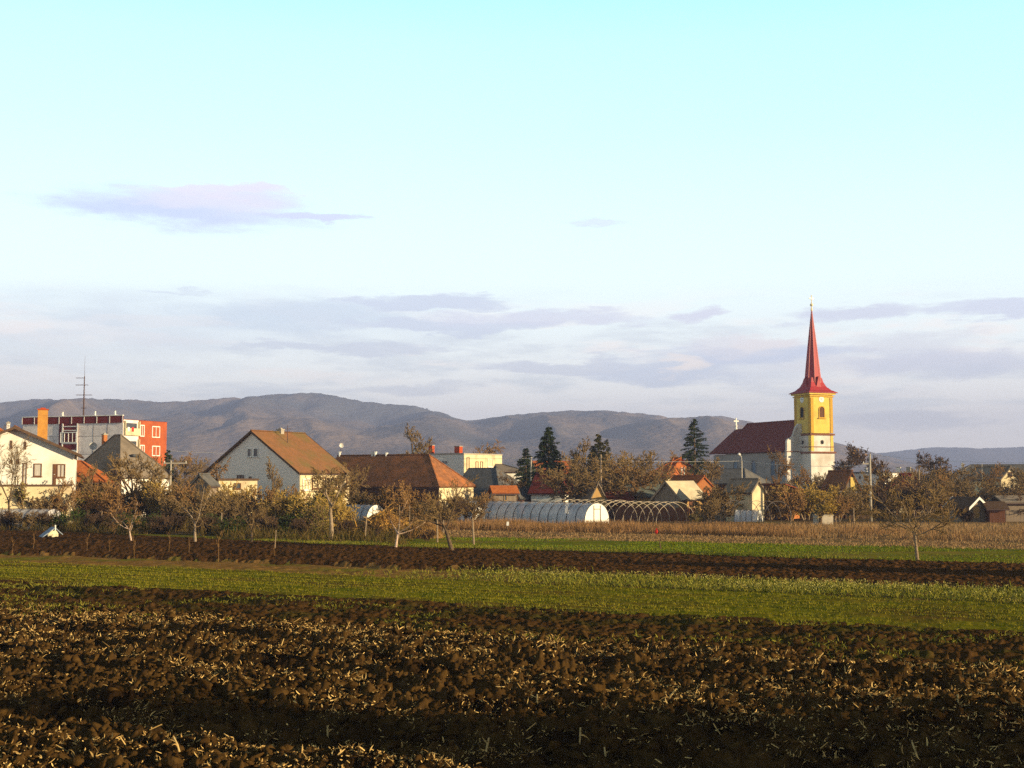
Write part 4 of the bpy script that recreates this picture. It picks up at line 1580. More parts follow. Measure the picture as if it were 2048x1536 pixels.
def build_middle():
    s = house('gabled_house', 'large grey gabled house with a steep mossy orange roof', 'house', 598, 135, -26, 412, 697, 946, 865, 'y',
              wall='grey_wall', roof='tile_moss', fascia='dark_wood', ov=0.25, ovg=0.3)
    s.window('f', (495, 503, 897, 914), 'white_paint', 'glass', bars=0, fw=0.06)
    s.window('f', (507, 516, 897, 914), 'white_paint', 'glass', bars=0, fw=0.06)
    s.window('f', (474, 488, 950, 961), 'brown_frame', 'glass', bars=1, fw=0.06)
    s.window('f', (498, 503, 953, 961), 'brown_frame', 'glass', bars=0, fw=0.05)
    # lit porch side, its sunlight put into the cream colour
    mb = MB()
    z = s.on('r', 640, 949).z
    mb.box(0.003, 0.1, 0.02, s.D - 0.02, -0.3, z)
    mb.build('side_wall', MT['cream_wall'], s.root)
    s.window('r', (603, 617, 957, 981), 'white_paint', 'curtain', bars=1, proud=0.2)
    s.window('r', (622, 656, 955, 978), 'brown_frame', 'glass', bars=2, proud=0.2)
    s.window('r', (660, 692, 956, 978), 'brown_frame', 'curtain', bars=2, proud=0.2)
    chimney(s, 561, 858, 12, 'concrete', t=0.5)
    # rod aerial on the lit slope
    root = tag(empty('roof_antenna', s.world(-s.W * 0.36, s.D * 0.42, s.zr - 1.7)), 'thin dark rod aerial rising from the mossy orange roof', 'antenna')
    mb = MB()
    mb.tube([(0, 0, -0.4), (0, 0, 2.6)], [0.05, 0.035], 6)
    mb.build('rod', MT['metal_dark'], root)
    mb = MB()
    mb.tube([(-0.45, 0, 2.2), (0.45, 0, 2.2)], 0.025, 5)
    mb.tube([(-0.3, 0, 1.9), (0.3, 0, 1.9)], 0.025, 5)
    mb.build('cross_arm', MT['metal_dark'], root)

    s = flat_block('stone_annex', 'low yellowish stone outbuilding with flat roof beside the grey gable', 'outbuilding', 514, 126, 24, 437, None, 957, 'cream_wall', 'dark_wood', 0.2, D=4)
    s.window('f', (468, 482, 966, 978), 'brown_frame', 'glass', bars=0)
    house('little_shed', 'tiny grey roofed shed left of the stone outbuilding', 'shed', 418, 122, -20, 380, 436, 972, 953, 'y', wall='plank', roof='slate', ov=0.2, ovg=0.2)

    s = house('long_tiled_house', 'long low house with patchy brown tiles and an orange lit hip end', 'house', 877, 150, -28, 640, 946, 973, 913, 'x',
              ridge_px=858, wall='plank_brown', roof='tile_brown', ov=0.3)
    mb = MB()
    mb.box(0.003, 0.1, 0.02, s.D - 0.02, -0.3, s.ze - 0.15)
    mb.build('side_wall', MT['cream_wall'], s.root)  # sunlit end coloured cream, shaded front brown: the light sits in the colours
    s.window('f', (770, 782, 976, 992), 'brown_frame', 'glass', bars=1)
    s.window('f', (805, 817, 976, 992), 'brown_frame', 'glass', bars=1)
    # the paired white pipes and small posts seen on its ridge
    for k, (px, h, w, lb) in enumerate([(668, 3.2, 0.14, 'short white flue left of the pair on the long brown ridge'), (684, 1.6, 0.0, None)]):
        if lb is None:
            continue
        p = s.world(-s.W + 1.5, s.D / 2, s.zr)
    flue = [(668, 905, 'left of the dish mast'), (745, 906, 'first of the close pair'), (751, 905, 'second of the close pair'), (773, 907, 'rightmost and shortest')]
    for px, py, w in flue:
        k = (px - 1024) / F
        # point on the ridge line at that bearing
        q0, q1 = s.world(*s.mp(0, s.Tw / 2, s.zr)), s.world(*s.mp(s.S, s.Tw / 2, s.zr))
        best = min((abs(proj(q0.lerp(q1, j / 400))[0] - px), j / 400) for j in range(401))
        q = q0.lerp(q1, best[1])
        mb = MB()
        mb.tube([(0, 0, -0.3), (0, 0, zat(py, q.y) - q.z)], 0.16, 8)
        mb.tube([(0, 0, zat(py, q.y) - q.z + 0.003), (0, 0, zat(py, q.y) - q.z + 0.1)], 0.24, 8)
        o = mb.build('flue', MT['white_paint'], s.roof)
        o.matrix_parent_inverse = Matrix.Identity(4)
        o.location = (q - s.loc).dot(s.ex), (q - s.loc).dot(s.ey), q.z - GZ
    q = s.world(-s.W + 1.6, s.D / 2 + 0.3, s.zr + 1.2)
    q.z = zat(891, q.y)
    q.x = xat(682, q.y, q.z)
    dish('satellite_dish', q, 0.3, 'white satellite dish on a mast left of the long brown roof')

    s = flat_block('flat_roof_block', 'pale flat-roofed building with two red chimneys behind the long brown roof', 'building', 927, 200, -30, 795, 1003, 906, 'grey_wall', 'concrete', 0.2)
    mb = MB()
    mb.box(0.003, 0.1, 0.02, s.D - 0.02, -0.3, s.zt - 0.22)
    mb.build('side_wall', MT['cream_wall'], s.root)  # sunlit side: the warm light is put into its cream colour
    s.window('f', (871, 878, 921, 928), 'white_paint', 'glass', bars=0, fw=0.07)
    s.window('f', (884, 896, 921, 929), 'white_paint', 'glass', bars=1, fw=0.07)
    s.window('r', (932, 937, 914, 939), 'brown_frame', 'curtain', bars=0, proud=0.2, fw=0.07)
    s.window('r', (950, 955, 923, 939), 'brown_frame', 'glass', bars=0, proud=0.2, fw=0.07)
    s.window('r', (959, 964, 923, 939), 'brown_frame', 'glass', bars=0, proud=0.2, fw=0.07)
    s.window('r', (974, 984, 918, 934), 'white_paint', 'curtain', bars=1, proud=0.2, fw=0.07)
    roof_box(s, 863, 890, 9, 'brick_red')
    roof_box(s, 917, 892, 12, 'brick_red')
    roof_box(s, 828, 899, 8, 'white_paint')

    s = house('dark_roof_house', 'low house with a near black roof, its right slope catching light', 'house', 1000, 162, -28, 895, 1085, 1000, 940, 'x', ridge_px=983,
              wall='plank_brown', roof='slate', ov=0.3)
    s = house('orange_hut', 'small wooden hut with a flat bright orange roof above the polytunnel', 'hut', 1033, 141, 12, 989, None, 986, 974, 'x',
              wall='plank', roof='tile_orange', D=2.4, ov=0.3, ovg=0.3, ridge_cap=False)
    s.window('f', (1008, 1014, 987, 1001), 'plank_warm', 'glass', bars=0, fw=0.05, sill=False)
    s = house('grey_low_house', 'small grey roof showing between the cream block and the conifers', 'house', 1046, 195, 10, 1003, None, 943, 931, 'x', h1=2.5, wall='white_wall', roof='asbestos', D=8)
    s = house('maroon_roof_house', 'house with a dark maroon tiled roof in front of the tall conifer', 'house', 1130, 166, -20, 1062, 1160, 985, 944, 'x', wall='white_wall', roof='tile_darkred', ridge_px=1118)
    chimney(s, 1064, 935, 8, 'brick_yellow', t=0.5)
    house('conifer_house', 'orange roofed house half hidden right of the tall conifer', 'house', 1165, 212, 10, 1080, None, 947, 925, 'x', ridge_px=1138, wall='cream_wall', roof='tile_orange', D=10)
    house('bee_hut', 'narrow steep wooden gable among bushes behind the polytunnel hoops', 'hut', 1212, 146, 15, 1180, None, 1000, 968, 'y', wall='plank_warm', roof='asbestos', D=4, ov=0.25, ovg=0.25, th=0.1)
    house('rust_shed', 'long low shed with a rust-red roof behind the hoops', 'shed', 1262, 148, -6, 1190, None, 1003, 985, 'x', wall='plank_brown', roof='rust', D=5, ov=0.25, ridge_cap=False)
    s = house('green_roof_shed', 'open shed with a grey-green sheet roof left of the plank barn', 'shed', 1316, 150, -4, 1257, None, 993, 972, 'x', wall='plank_warm', roof='sheet_green', D=4.5, ov=0.3, ridge_cap=False)

    s = house('plank_barn', 'weathered plank barn with a pale sheet metal roof behind the hoops', 'barn', 1357, 138, -25, 1309, 1408, 993, 964, 'y', wall='plank', roof='sheet_pale', ov=0.45, ovg=0.35, th=0.08, fascia='plank', ridge_cap=False)
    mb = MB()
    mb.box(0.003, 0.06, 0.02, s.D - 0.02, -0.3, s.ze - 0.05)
    mb.build('side_wall', MT['plank_warm'], s.root)  # lit copy of the grey planks, sunlight put into the warm colour
    s.door('r', (1376, 1388, 1000, 1030), 'plank_brown')
    mb = MB()
    p = s.world(*s.mp(s.S * 0.55, s.Tw * 0.5, s.zr))
    for dx in (0.0, 0.35):
        x, y, z = s.mp(s.S * 0.5 + dx, s.Tw * 0.48, s.zr)
        mb.tube([(x, y, z - 0.3), (x, y, z + 1.7)], 0.07, 7)
    # two thin flues standing behind the barn belong to the house behind
    s = house('orange_hip_house', 'house with a bright orange hipped roof behind the plank barn', 'house', 1330, 205, -35, 1285, 1408, 955, 918, 'x', ridge_px=1325, h0=3.5, wall='cream_wall', roof='tile_orange')
    pipe = (1363, 1368)
    for px in pipe:
        mb = MB()
        y0 = s.D * (0.5 if px == 1363 else 0.56)
        p = s.on('r', px, 935, 0.6)
        mb.tube([(0.6, p.y, 0), (0.6, p.y, p.z)], 0.12, 7)
        mb.build('flue', MT['white_paint'], s.root)
    house('brick_gable_shed', 'little brick gable with orange roof right of the plank barn', 'shed', 1424, 166, 22, 1392, None, 972, 955, 'y', wall='brick', roof='tile_orange', D=8, ov=0.3, ovg=0.2)
    s = house('slate_house', 'house with a blue-black roof and pale lit hip below the church nave', 'house', 1490, 186, -26, 1412, 1536, 968, 940, 'x', ridge_px=1489, wall='plank_brown', roof='slate', ov=0.25)
    chimney(s, 1424, 932, 6, 'brick', t=0.5)
    # open brown shed with mono-pitch roof
    s = Site('open_shed', 1568, 142, -26, 'brown plank shed, its brick side open under a sloping roof', 'shed')
    W, D = s.ext(-s.ex, 1516), s.ext(s.ey, 1618)
    z1 = zat(968, 142) - GZ
    z2 = zat(985, 142 + D * 0.9) - GZ
    z0 = s.on('r', 1590, 986).z
    mb = MB()
    mb.box(-W, 0, 0, 0.15, -0.3, z1 - 0.1)
    mb.box(-W, -W + 0.15, 0.152, D, -0.3, z2 - 0.1)
    mb.box(-W + 0.152, 0, D - 0.15, D, -0.3, z2 - 0.1)
    mb.build('wall', MT['plank_brown'], s.root)
    mb = MB()
    mb.box(-0.15, 0.004, 0.152, D - 0.152, -0.3, z0)
    mb.box(-0.15, 0.004, 0.152, 0.5, z0 + 0.002, z1 - 0.3)
    mb.build('brick_wall', MT['brick'], s.root)
    mb = MB()
    for f in (0.35, 0.6, 0.85):
        mb.box(-0.12, -0.02, D * f, D * f + 0.12, z0 + 0.002, z1 + (z2 - z1) * f - 0.1)
    mb.build('post', MT['dark_wood'], s.root)
    mb = MB()
    mb.slab([(-W - 0.2, -0.2, z1 + 0.05), (0.25, -0.2, z1 + 0.05), (0.25, D + 0.2, z2), (-W - 0.2, D + 0.2, z2)], 0.12)
    mb.build('roof', MT['rust'], s.root)
    house('lit_gable_shed', 'low shed with a pale lit gable and grey roof left of the open shed', 'shed', 1528, 134, 28, 1504, None, 983, 963, 'y', wall='cream_wall', roof='asbestos', D=4.5, ov=0.3, ovg=0.25)
    for px, Y, z in ((1363, 0, 0),):
        pass


def build_right():
    s = flat_block('white_block', 'long white flat-roofed building with many chimneys right of the church', 'building', 1765, 216, -26, 1700, 1832, 944, 'grey_wall', 'slate', 0.2)
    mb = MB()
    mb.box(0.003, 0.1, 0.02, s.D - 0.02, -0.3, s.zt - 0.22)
    mb.build('side_wall', MT['white_wall'], s.root)  # lit side white, shaded front grey: light put into the wall colours
    s.window('f', (1728, 1737, 952, 960), 'brown_frame', 'glass', bars=1, fw=0.07)
    s.window('f', (1718, 1721, 952, 957), 'brown_frame', 'glass', bars=0, fw=0.05)
    for px, py, w, m in ((1732, 934, 4, 'white_paint'), (1773, 937, 4, 'white_paint'), (1797, 934, 8, 'white_paint'), (1817, 934, 8, 'concrete')):
        roof_box(s, px, py, w, m, plane_y=2.5)
    s = house('yellow_gable_house', 'brown gable with a bright yellow vertical strip beside the concrete pole', 'house', 1722, 160, 6, 1686, None, 984, 947, 'y', wall='asbestos', roof='tile_brown', D=8, ov=0.25, ovg=0.2)
    u0, u1, z0, z1 = s.rect('f', (1701, 1709, 954, 980))
    mb = MB()
    mb.box(u0, u1, -0.09, -0.004, z0, z1)
    mb.build('yellow_strip', MT['yellow_paint'], s.root)
    house('tan_lean_to', 'low tan roofed lean-to left of the concrete pole', 'shed', 1741, 146, -6, 1690, None, 996, 985, 'x', wall='dark_wood', roof='asbestos', D=4, ov=0.3, ridge_cap=False)
    s = house('russet_roof_house', 'house with a broad russet roof behind the lone orchard tree', 'house', 1860, 172, -12, 1760, None, 988, 950, 'x', h0=5, h1=3.5, wall='cream_wall', roof='tile_darkred', D=11)
    chimney(s, 1838, 942, 5, 'concrete', t=0.5)
    s = house('dark_ridge_house', 'long dark roofed house at the right edge of the village', 'house', 2062, 190, -10, 1900, None, 965, 932, 'x', h0=4.0, wall='plank_brown', roof='slate', D=10)
    chimney(s, 1925, 927, 6, 'white_paint', t=0.5)
    chimney(s, 1966, 938, 5, 'brick_yellow', t=0.3)
    s = house('dormer_house', 'pale lit gable in front of the dark ridge at the far right', 'house', 2040, 180, 12, 2003, None, 958, 936, 'y', wall='cream_wall', roof='asbestos', D=8, ov=0.3, ovg=0.25)
    s.window('f', (2016, 2024, 944, 953), 'brown_frame', 'glass', bars=1)
    s = house('garden_hut', 'small garden hut with pale gable boards right of the lone tree', 'hut', 1970, 128, 22, 1938, None, 1012, 996, 'y', wall='plank', roof='dark_wood', D=3.2, ov=0.35, ovg=0.3, th=0.08, fascia='white_paint', ridge_cap=False)
    s.door('f', (1947, 1958, 1014, 1036), 'plank_warm')
    s = house('dark_byre', 'dark wooden byre right of the garden hut', 'shed', 2010, 126, -8, 1978, None, 1018, 1006, 'x', wall='plank_brown', roof='dark_wood', D=3.5, ov=0.3, ridge_cap=False)
    house('tan_shed', 'long tan shed among bushes at the right edge', 'shed', 2075, 132, 0, 2010, None, 1006, 994, 'x', wall='plank', roof='asbestos', D=4, ov=0.3, ridge_cap=False)


# ------------------------------------------------------------------ the church
def arc_window(s, plane, off, cu, z0, z1, w, frame, pane, name='belfry_window'):
    """arched window standing on a wall plane (off = wall offset); local u centre cu"""
    def P(u, d, z):
        return (u, off - d, z) if plane == 'f' else (off + d, u, z)
    n = 8
    r = w / 2
    zs = z1 - r

    def outline(rr, ww):
        pts = [(cu - ww, z0 - (rr - r)), (cu + ww, z0 - (rr - r)), (cu + ww, zs)]
        pts += [(cu + rr * math.cos(math.pi * k / n), zs + rr * math.sin(math.pi * k / n)) for k in range(1, n)]
        pts += [(cu - ww, zs)]
        return pts
    mb = MB()
    o, i = outline(r + 0.16, r + 0.16), outline(r, r)
    m = len(o)
    for k in range(m):
        k2 = (k + 1) % m
        a, b, c, d = o[k], o[k2], i[k2], i[k]
        mb.poly([P(a[0], 0.12, a[1]), P(b[0], 0.12, b[1]), P(c[0], 0.12, c[1]), P(d[0], 0.12, d[1])])
        mb.poly([P(d[0], 0.12, d[1]), P(c[0], 0.12, c[1]), P(c[0], 0.0, c[1]), P(d[0], 0.0, d[1])])
        mb.poly([P(a[0], 0.0, a[1]), P(b[0], 0.0, b[1]), P(b[0], 0.12, b[1]), P(a[0], 0.12, a[1])])
    u0, u1 = cu - r - 0.35, cu + r + 0.35
    if plane == 'f':
        mb.box(u0, u1, off - 0.28, off - 0.003, z0 - 0.32, z0 - 0.17)
    else:
        mb.box(off + 0.003, off + 0.28, u0, u1, z0 - 0.32, z0 - 0.17)
    fr = mb.build(name, MT[frame], s.root)
    mb = MB()
    mb.poly([P(a, 0.012, b) for a, b in i])
    z = z0 + 0.12
    while z < z1 - 0.2:
        hw = r * 0.92 if z < zs else math.sqrt(max(r * r - (z - zs) ** 2, 0.01)) * 0.9
        q = [P(cu - hw, 0.02, z + 0.1), P(cu + hw, 0.02, z + 0.1), P(cu + hw, 0.07, z), P(cu - hw, 0.07, z)]
        mb.poly(q)
        z += 0.17
    mb.build('louvres', MT[pane], fr)


def disc(mb, P, cu, cz, r, d, n=20):
    mb.poly([P(cu + r * math.cos(2 * math.pi * k / n), d, cz + r * math.sin(2 * math.pi * k / n)) for k in range(n)])


def build_church():
    Y = 250.0
    s = Site('church', 1623.5, Y, 22.4, 'yellow and white church with a slim red spire and long maroon nave roof', 'church')
    # tower corner is the seam between its two seen faces; the facade (lit) runs right of it
    T = s.ext(s.ex, 1667, 10)
    zz = lambda py: zat(py, Y) - GZ
    zW, zE = zz(868), zz(785)
    # front = y 0, tower body x 0..T, y 0..T ; left side is x = 0
    def lev(name, m, z0, z1, g):
        mb = MB()
        mb.box(-g, T + g, -g, T + g, z0, z1)
        return mb.build(name, MT[m], s.root)
    lev('tower_base', 'church_white', -0.4, zz(906), 0.12)
    lev('tower_middle', 'church_white', zz(903), zW - 0.16, 0.0)
    tw = lev('belfry', 'church_yellow', zW + 0.2, zE, 0.0)
    for py, h, g, m in ((905, 0.32, 0.38, 'church_brown'), (893.5, 0.14, 0.14, 'church_brown'), (868.5, 0.34, 0.26, 'church_brown'), (792, 0.22, 0.22, 'church_trim'), (786.5, 0.42, 0.45, 'church_yellow')):
        z = zz(py)
        lev('cornice', m, z - h / 2, z + h / 2, g)
    # corner pilasters and panels of the belfry
    for a in (0.0, T - 0.75):
        for nm, mt, g, z0, z1, pa in (('pilaster', 'church_trim', 0.1, zW + 0.25, zz(795), tw), ('corner_strip', 'church_yellow', 0.07, zz(902), zW - 0.2, s.root)):
            mb = MB()
            mb.box(a + 0.05, a + 0.7, -g, -0.004, z0, z1)
            mb.build(nm, MT[mt], pa)
            mb = MB()
            mb.box(-g, -0.004, a + 0.05, a + 0.7, z0, z1)
            mb.build(nm, MT[mt], pa)
    # windows, clocks, round openings, on both seen faces
    zl = zat(884, Y) - GZ
    for plane in ('f', 'l'):
        if plane == 'f':
            arc_window(s, 'f', 0.0, T / 2, zz(834), zz(813), 1.15, 'church_trim', 'brown_frame')
        else:
            # left face: x = 0 looking towards -x; mirror a front window through a rotated helper
            arc_left(s, T / 2, zz(834), zz(813), 1.15)
        P = (lambda u, d, z: (u, -d, z)) if plane == 'f' else (lambda u, d, z: (-d, u, z))
        mb = MB()
        disc(mb, P, T / 2, zz(798), 0.62, 0.06)
        n = 20
        for k in range(n):
            a0, a1 = 6.2832 * k / n, 6.2832 * (k + 1) / n
            q = [P(T / 2 + 0.62 * math.cos(a), d, zz(798) + 0.62 * math.sin(a)) for a, d in ((a0, 0.0), (a1, 0.0), (a1, 0.06), (a0, 0.06))]
            mb.poly(q)
        ck = mb.build('clock', MT['white_paint'], s.root)
        mb = MB()
        cz = zz(798)
        for ang, L, w in ((math.radians(60), 0.34, 0.06), (math.radians(160), 0.5, 0.045)):
            dx, dz = math.cos(ang), math.sin(ang)
            mb.poly([P(T / 2 - dz * w, 0.075, cz + dx * w), P(T / 2 + dz * w, 0.075, cz - dx * w), P(T / 2 + dx * L, 0.075, cz + dz * L)])
        mb.build('clock_hands', MT['black'], ck)
        mb = MB()
        disc(mb, P, T / 2, zl, 0.34, 0.02)
        n = 16
        for k in range(n):
            a0, a1 = 6.2832 * k / n, 6.2832 * (k + 1) / n
            mb.poly([P(T / 2 + r * math.cos(a), 0.1, zl + r * math.sin(a)) for a, r in ((a0, 0.34), (a1, 0.34), (a1, 0.42), (a0, 0.42))])
        mb.build('round_opening', MT['black'], s.root)
    # spire: flared skirt, four gablets, octagonal needle
    c = Vector((T / 2, T / 2, 0))
    e = T / 2 + 0.78
    zE2 = zz(784)
    mb = MB()
    prof = [(e, zE2), (e * 0.74, zE2 + 0.5), (e * 0.54, zE2 + 1.25), (e * 0.43, zE2 + 2.1), (e * 0.36, zE2 + 3.1)]
    mb.box(c.x - e, c.x + e, c.y - e, c.y + e, zE2 - 0.12, zE2 - 0.002)
    for (r0, z0), (r1, z1) in zip(prof[:-1], prof[1:]):
        q0 = [(c.x + sx * r0, c.y + sy * r0, z0) for sx, sy in ((-1, -1), (1, -1), (1, 1), (-1, 1))]
        q1 = [(c.x + sx * r1, c.y + sy * r1, z1) for sx, sy in ((-1, -1), (1, -1), (1, 1), (-1, 1))]
        for k in range(4):
            mb.poly([q0[k], q0[(k + 1) % 4], q1[(k + 1) % 4], q1[k]])
    rk = mb.build('spire_skirt', MT['spire_red'], s.root)
    mb = MB()
    zt = zz(614)
    n = 8
    R0 = e * 0.49
    levs = [(R0, zE2 + 2.0), (R0 * 0.54, zE2 + 2.0 + (zt - zE2 - 2.0) * 0.5), (0.05, zt)]
    for (r0, z0), (r1, z1) in zip(levs[:-1], levs[1:]):
        for k in range(n):
            a0, a1 = 2 * math.pi * (k + 0.5) / n, 2 * math.pi * (k + 1.5) / n
            mb.poly([(c.x + r0 * math.cos(a0), c.y + r0 * math.sin(a0), z0), (c.x + r0 * math.cos(a1), c.y + r0 * math.sin(a1), z0),
                     (c.x + r1 * math.cos(a1), c.y + r1 * math.sin(a1), z1), (c.x + r1 * math.cos(a0), c.y + r1 * math.sin(a0), z1)])
    sp = mb.build('spire', MT['spire_red'], s.root)
    for k in range(n):
        a = 2 * math.pi * (k + 0.5) / n
        mb = MB()
        mb.tube([(c.x + r * math.cos(a), c.y + r * math.sin(a), z) for r, z in levs], [0.075, 0.06, 0.04], 5)
        mb.build('spire_rib', MT['spire_rib'], sp)
    for k in range(4):
        mb = MB()
        a = math.pi / 2 * k
        d, t = Vector((math.cos(a), math.sin(a), 0)), Vector((-math.sin(a), math.cos(a), 0))
        w, zb, zp = 0.62, zE2 + 1.0, zE2 + 3.3
        o = c + d * (e * 0.56)
        A, B, Pk = o - t * w, o + t * w, o + Vector((0, 0, 0))
        A.z = B.z = zb
        Pk.z = zp
        In = c + Vector((0, 0, zp))
        In2 = c + d * 0.3
        mb.poly([A, B, Pk])
        ia, ib = c - t * w, c + t * w
        ia.z = ib.z = zb
        mb.poly([A, Pk, In, ia])
        mb.poly([Pk, B, ib, In])
        mb.build('gablet', MT['spire_red'], s.root)
    # ball and cross
    mb = MB()
    mb.tube([(c.x, c.y, zt - 0.2), (c.x, c.y, zz(585))], 0.09, 6)
    zc = zz(592)
    mb.box(c.x - 0.55, c.x + 0.55, c.y - 0.08, c.y + 0.08, zc - 0.09, zc + 0.09)
    zb = zz(605)
    for k in range(6):
        pass
    mb.tube([(c.x, c.y, zb - 0.34), (c.x, c.y, zb - 0.22), (c.x, c.y, zb), (c.x, c.y, zb + 0.22), (c.x, c.y, zb + 0.34)], [0.02, 0.26, 0.36, 0.26, 0.02], 10)
    mb.tube([(c.x, c.y, zt - 0.3), (c.x, c.y, zt + 0.35)], [0.22, 0.16], 8)
    mb.build('spire_cross', MT['gold'], s.root)

    # nave behind, running away to the left
    NW = T + 5.9
    x0, x1 = -3.6, T + 2.3
    y0 = 3.0
    L = s.ext(s.ey, 1452, 8) if False else 23.0
    pr = s.world((x0 + x1) / 2, y0 + 10, 0)
    zr = zat(843, pr.y) - GZ
    ze = zat(905, s.world(x0, y0 + 8, 0).y) - GZ
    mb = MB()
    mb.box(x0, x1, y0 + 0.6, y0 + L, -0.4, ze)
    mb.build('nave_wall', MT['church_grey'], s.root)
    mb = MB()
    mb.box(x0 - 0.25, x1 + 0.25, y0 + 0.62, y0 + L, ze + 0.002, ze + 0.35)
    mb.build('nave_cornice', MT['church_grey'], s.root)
    # facade: straight part, then scrolled gable
    prof = [(x0 - 0.05, -0.4), (x1 + 0.05, -0.4), (x1 + 0.05, ze + 0.4)]
    sc = [(0.0, 0.0), (0.0, 1.6), (0.12, 2.0), (0.4, 2.25), (0.9, 2.4), (1.35, 2.7), (1.7, 3.3), (1.95, 4.1), (2.3, 4.7), (2.9, 5.3)]
    prof += [(x1 - a, ze + 0.4 + b) for a, b in sc] + [(x0 + a, ze + 0.4 + b) for a, b in reversed(sc)] + [(x0 - 0.05, ze + 0.4)]
    mb = MB()
    mb.prism([(a, y0, b) for a, b in prof], (0, 0.6, 0))
    fc = mb.build('facade', MT['church_white'], s.root)
    mb = MB()
    mb.box(x0 - 0.3, x1 + 0.3, y0 - 0.25, y0 - 0.004, zz(903), zz(908) + 0.6)
    mb.build('facade_cornice', MT['church_brown'], fc)
    mb = MB()
    rx = (x0 + x1) / 2
    ov = 0.6
    m = (zr - ze - 0.35) / (NW / 2)
    zo = ze + 0.4 - m * ov + 0.35
    hip = 0.6
    ya, yb = y0 + 0.62, y0 + L + 0.5
    mb.slab([(x0 - ov, ya, zo), (rx, ya, zr), (rx, yb - hip, zr), (x0 - ov, yb, zo)], 0.2)
    mb.slab([(x1 + ov, ya, zo), (x1 + ov, yb, zo), (rx, yb - hip, zr), (rx, ya, zr)], 0.2)
    mb.slab([(x0 - ov, yb, zo), (rx, yb - hip, zr), (x1 + ov, yb, zo)], 0.2)
    rf = mb.build('nave_roof', MT['tile_church'], s.root)
    mb = MB()
    mb.tube([(rx, ya, zr + 0.03), (rx, yb - hip, zr + 0.03), (x0 - ov, yb, zo + 0.03)], 0.16, 6)
    mb.build('ridge_tiles', MT['tile_church'], rf)
    # lower chancel with its own roof and cross
    cw0, cw1 = x0 + 1.2, x1 - 1.2
    yc0, yc1 = y0 + L + 0.004, y0 + L + 6.8
    pz = s.world(rx, yc1 - 4, 0)
    zr2 = zat(858, pz.y) - GZ
    mb = MB()
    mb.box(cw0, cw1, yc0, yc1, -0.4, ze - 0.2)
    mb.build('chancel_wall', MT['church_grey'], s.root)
    mb = MB()
    z2 = ze + 0.1
    h2 = 2.0
    mb.slab([(cw0 - 0.9, yc0, z2), (rx, yc0 - 3, zr2), (rx, yc1 - h2, zr2), (cw0 - 0.9, yc1 + 0.6, z2)], 0.2)
    mb.slab([(cw1 + 0.9, yc0, z2), (cw1 + 0.9, yc1 + 0.6, z2), (rx, yc1 - h2, zr2), (rx, yc0 - 3, zr2)], 0.2)
    mb.slab([(cw0 - 0.9, yc1 + 0.6, z2), (rx, yc1 - h2, zr2), (cw1 + 0.9, yc1 + 0.6, z2)], 0.2)
    mb.build('chancel_roof', MT['tile_church'], s.root)
    mb = MB()
    yx = yc1 - h2 - 0.3
    zx = zat(836, s.world(rx, yx, 0).y) - GZ
    mb.tube([(rx, yx, zr2 - 0.1), (rx, yx, zr2 + 0.4), (rx, yx, zr2 + 0.8), (rx, yx, zr2 + 1.0)], [0.3, 0.22, 0.3, 0.16], 8)
    mb.box(rx - 0.13, rx + 0.13, yx - 0.13, yx + 0.13, zr2 + 0.9, zx)
    mb.box(rx - 0.65, rx + 0.65, yx - 0.12, yx + 0.12, zx - 0.85, zx - 0.55)
    mb.build('roof_cross', MT['white_paint'], s.root)
    # nave side windows
    for k in range(3):
        yy = y0 + 4 + k * 7
        arc_left(s, yy + 1.0, ze - 5.2, ze - 1.6, 1.5, x0)


def arc_left(s, cu, z0, z1, w, x=0.0):
    """arched window on a wall facing -x"""
    n = 8
    r = w / 2
    zs = z1 - r
    P = lambda u, d, z: (x - d, u, z)

    def outline(rr):
        pts = [(cu - rr, z0 - (rr - r)), (cu + rr, z0 - (rr - r)), (cu + rr, zs)]
        pts += [(cu + rr * math.cos(math.pi * k / n), zs + rr * math.sin(math.pi * k / n)) for k in range(1, n)]
        return pts + [(cu - rr, zs)]
    mb = MB()
    o, i = outline(r + 0.16), outline(r)
    m = len(o)
    for k in range(m):
        a, b, c, d = o[k], o[(k + 1) % m], i[(k + 1) % m], i[k]
        mb.poly([P(q[0], 0.12, q[1]) for q in (a, b, c, d)])
        mb.poly([P(d[0], 0.12, d[1]), P(c[0], 0.12, c[1]), P(c[0], 0, c[1]), P(d[0], 0, d[1])])
        mb.poly([P(a[0], 0, a[1]), P(b[0], 0, b[1]), P(b[0], 0.12, b[1]), P(a[0], 0.12, a[1])])
    mb.box(x - 0.28, x - 0.003, cu - r - 0.35, cu + r + 0.35, z0 - 0.32, z0 - 0.17)
    fr = mb.build('belfry_window' if x == 0.0 else 'nave_window', MT['church_trim' if x == 0.0 else 'church_grey'], s.root)
    mb = MB()
    mb.poly([P(a, 0.012, b) for a, b in i])
    z = z0 + 0.12
    while z < z1 - 0.2:
        hw = r * 0.92 if z < zs else math.sqrt(max(r * r - (z - zs) ** 2, 0.01)) * 0.9
        mb.poly([P(cu - hw, 0.02, z + 0.1), P(cu + hw, 0.02, z + 0.1), P(cu + hw, 0.07, z), P(cu - hw, 0.07, z)])
        z += 0.17
    mb.build('louvres' if x == 0.0 else 'pane', MT['black' if x == 0.0 else 'glass'], fr)  # belfry louvres coloured black for the shade on the tower's left face


build_left()
build_middle()
build_right()
build_church()


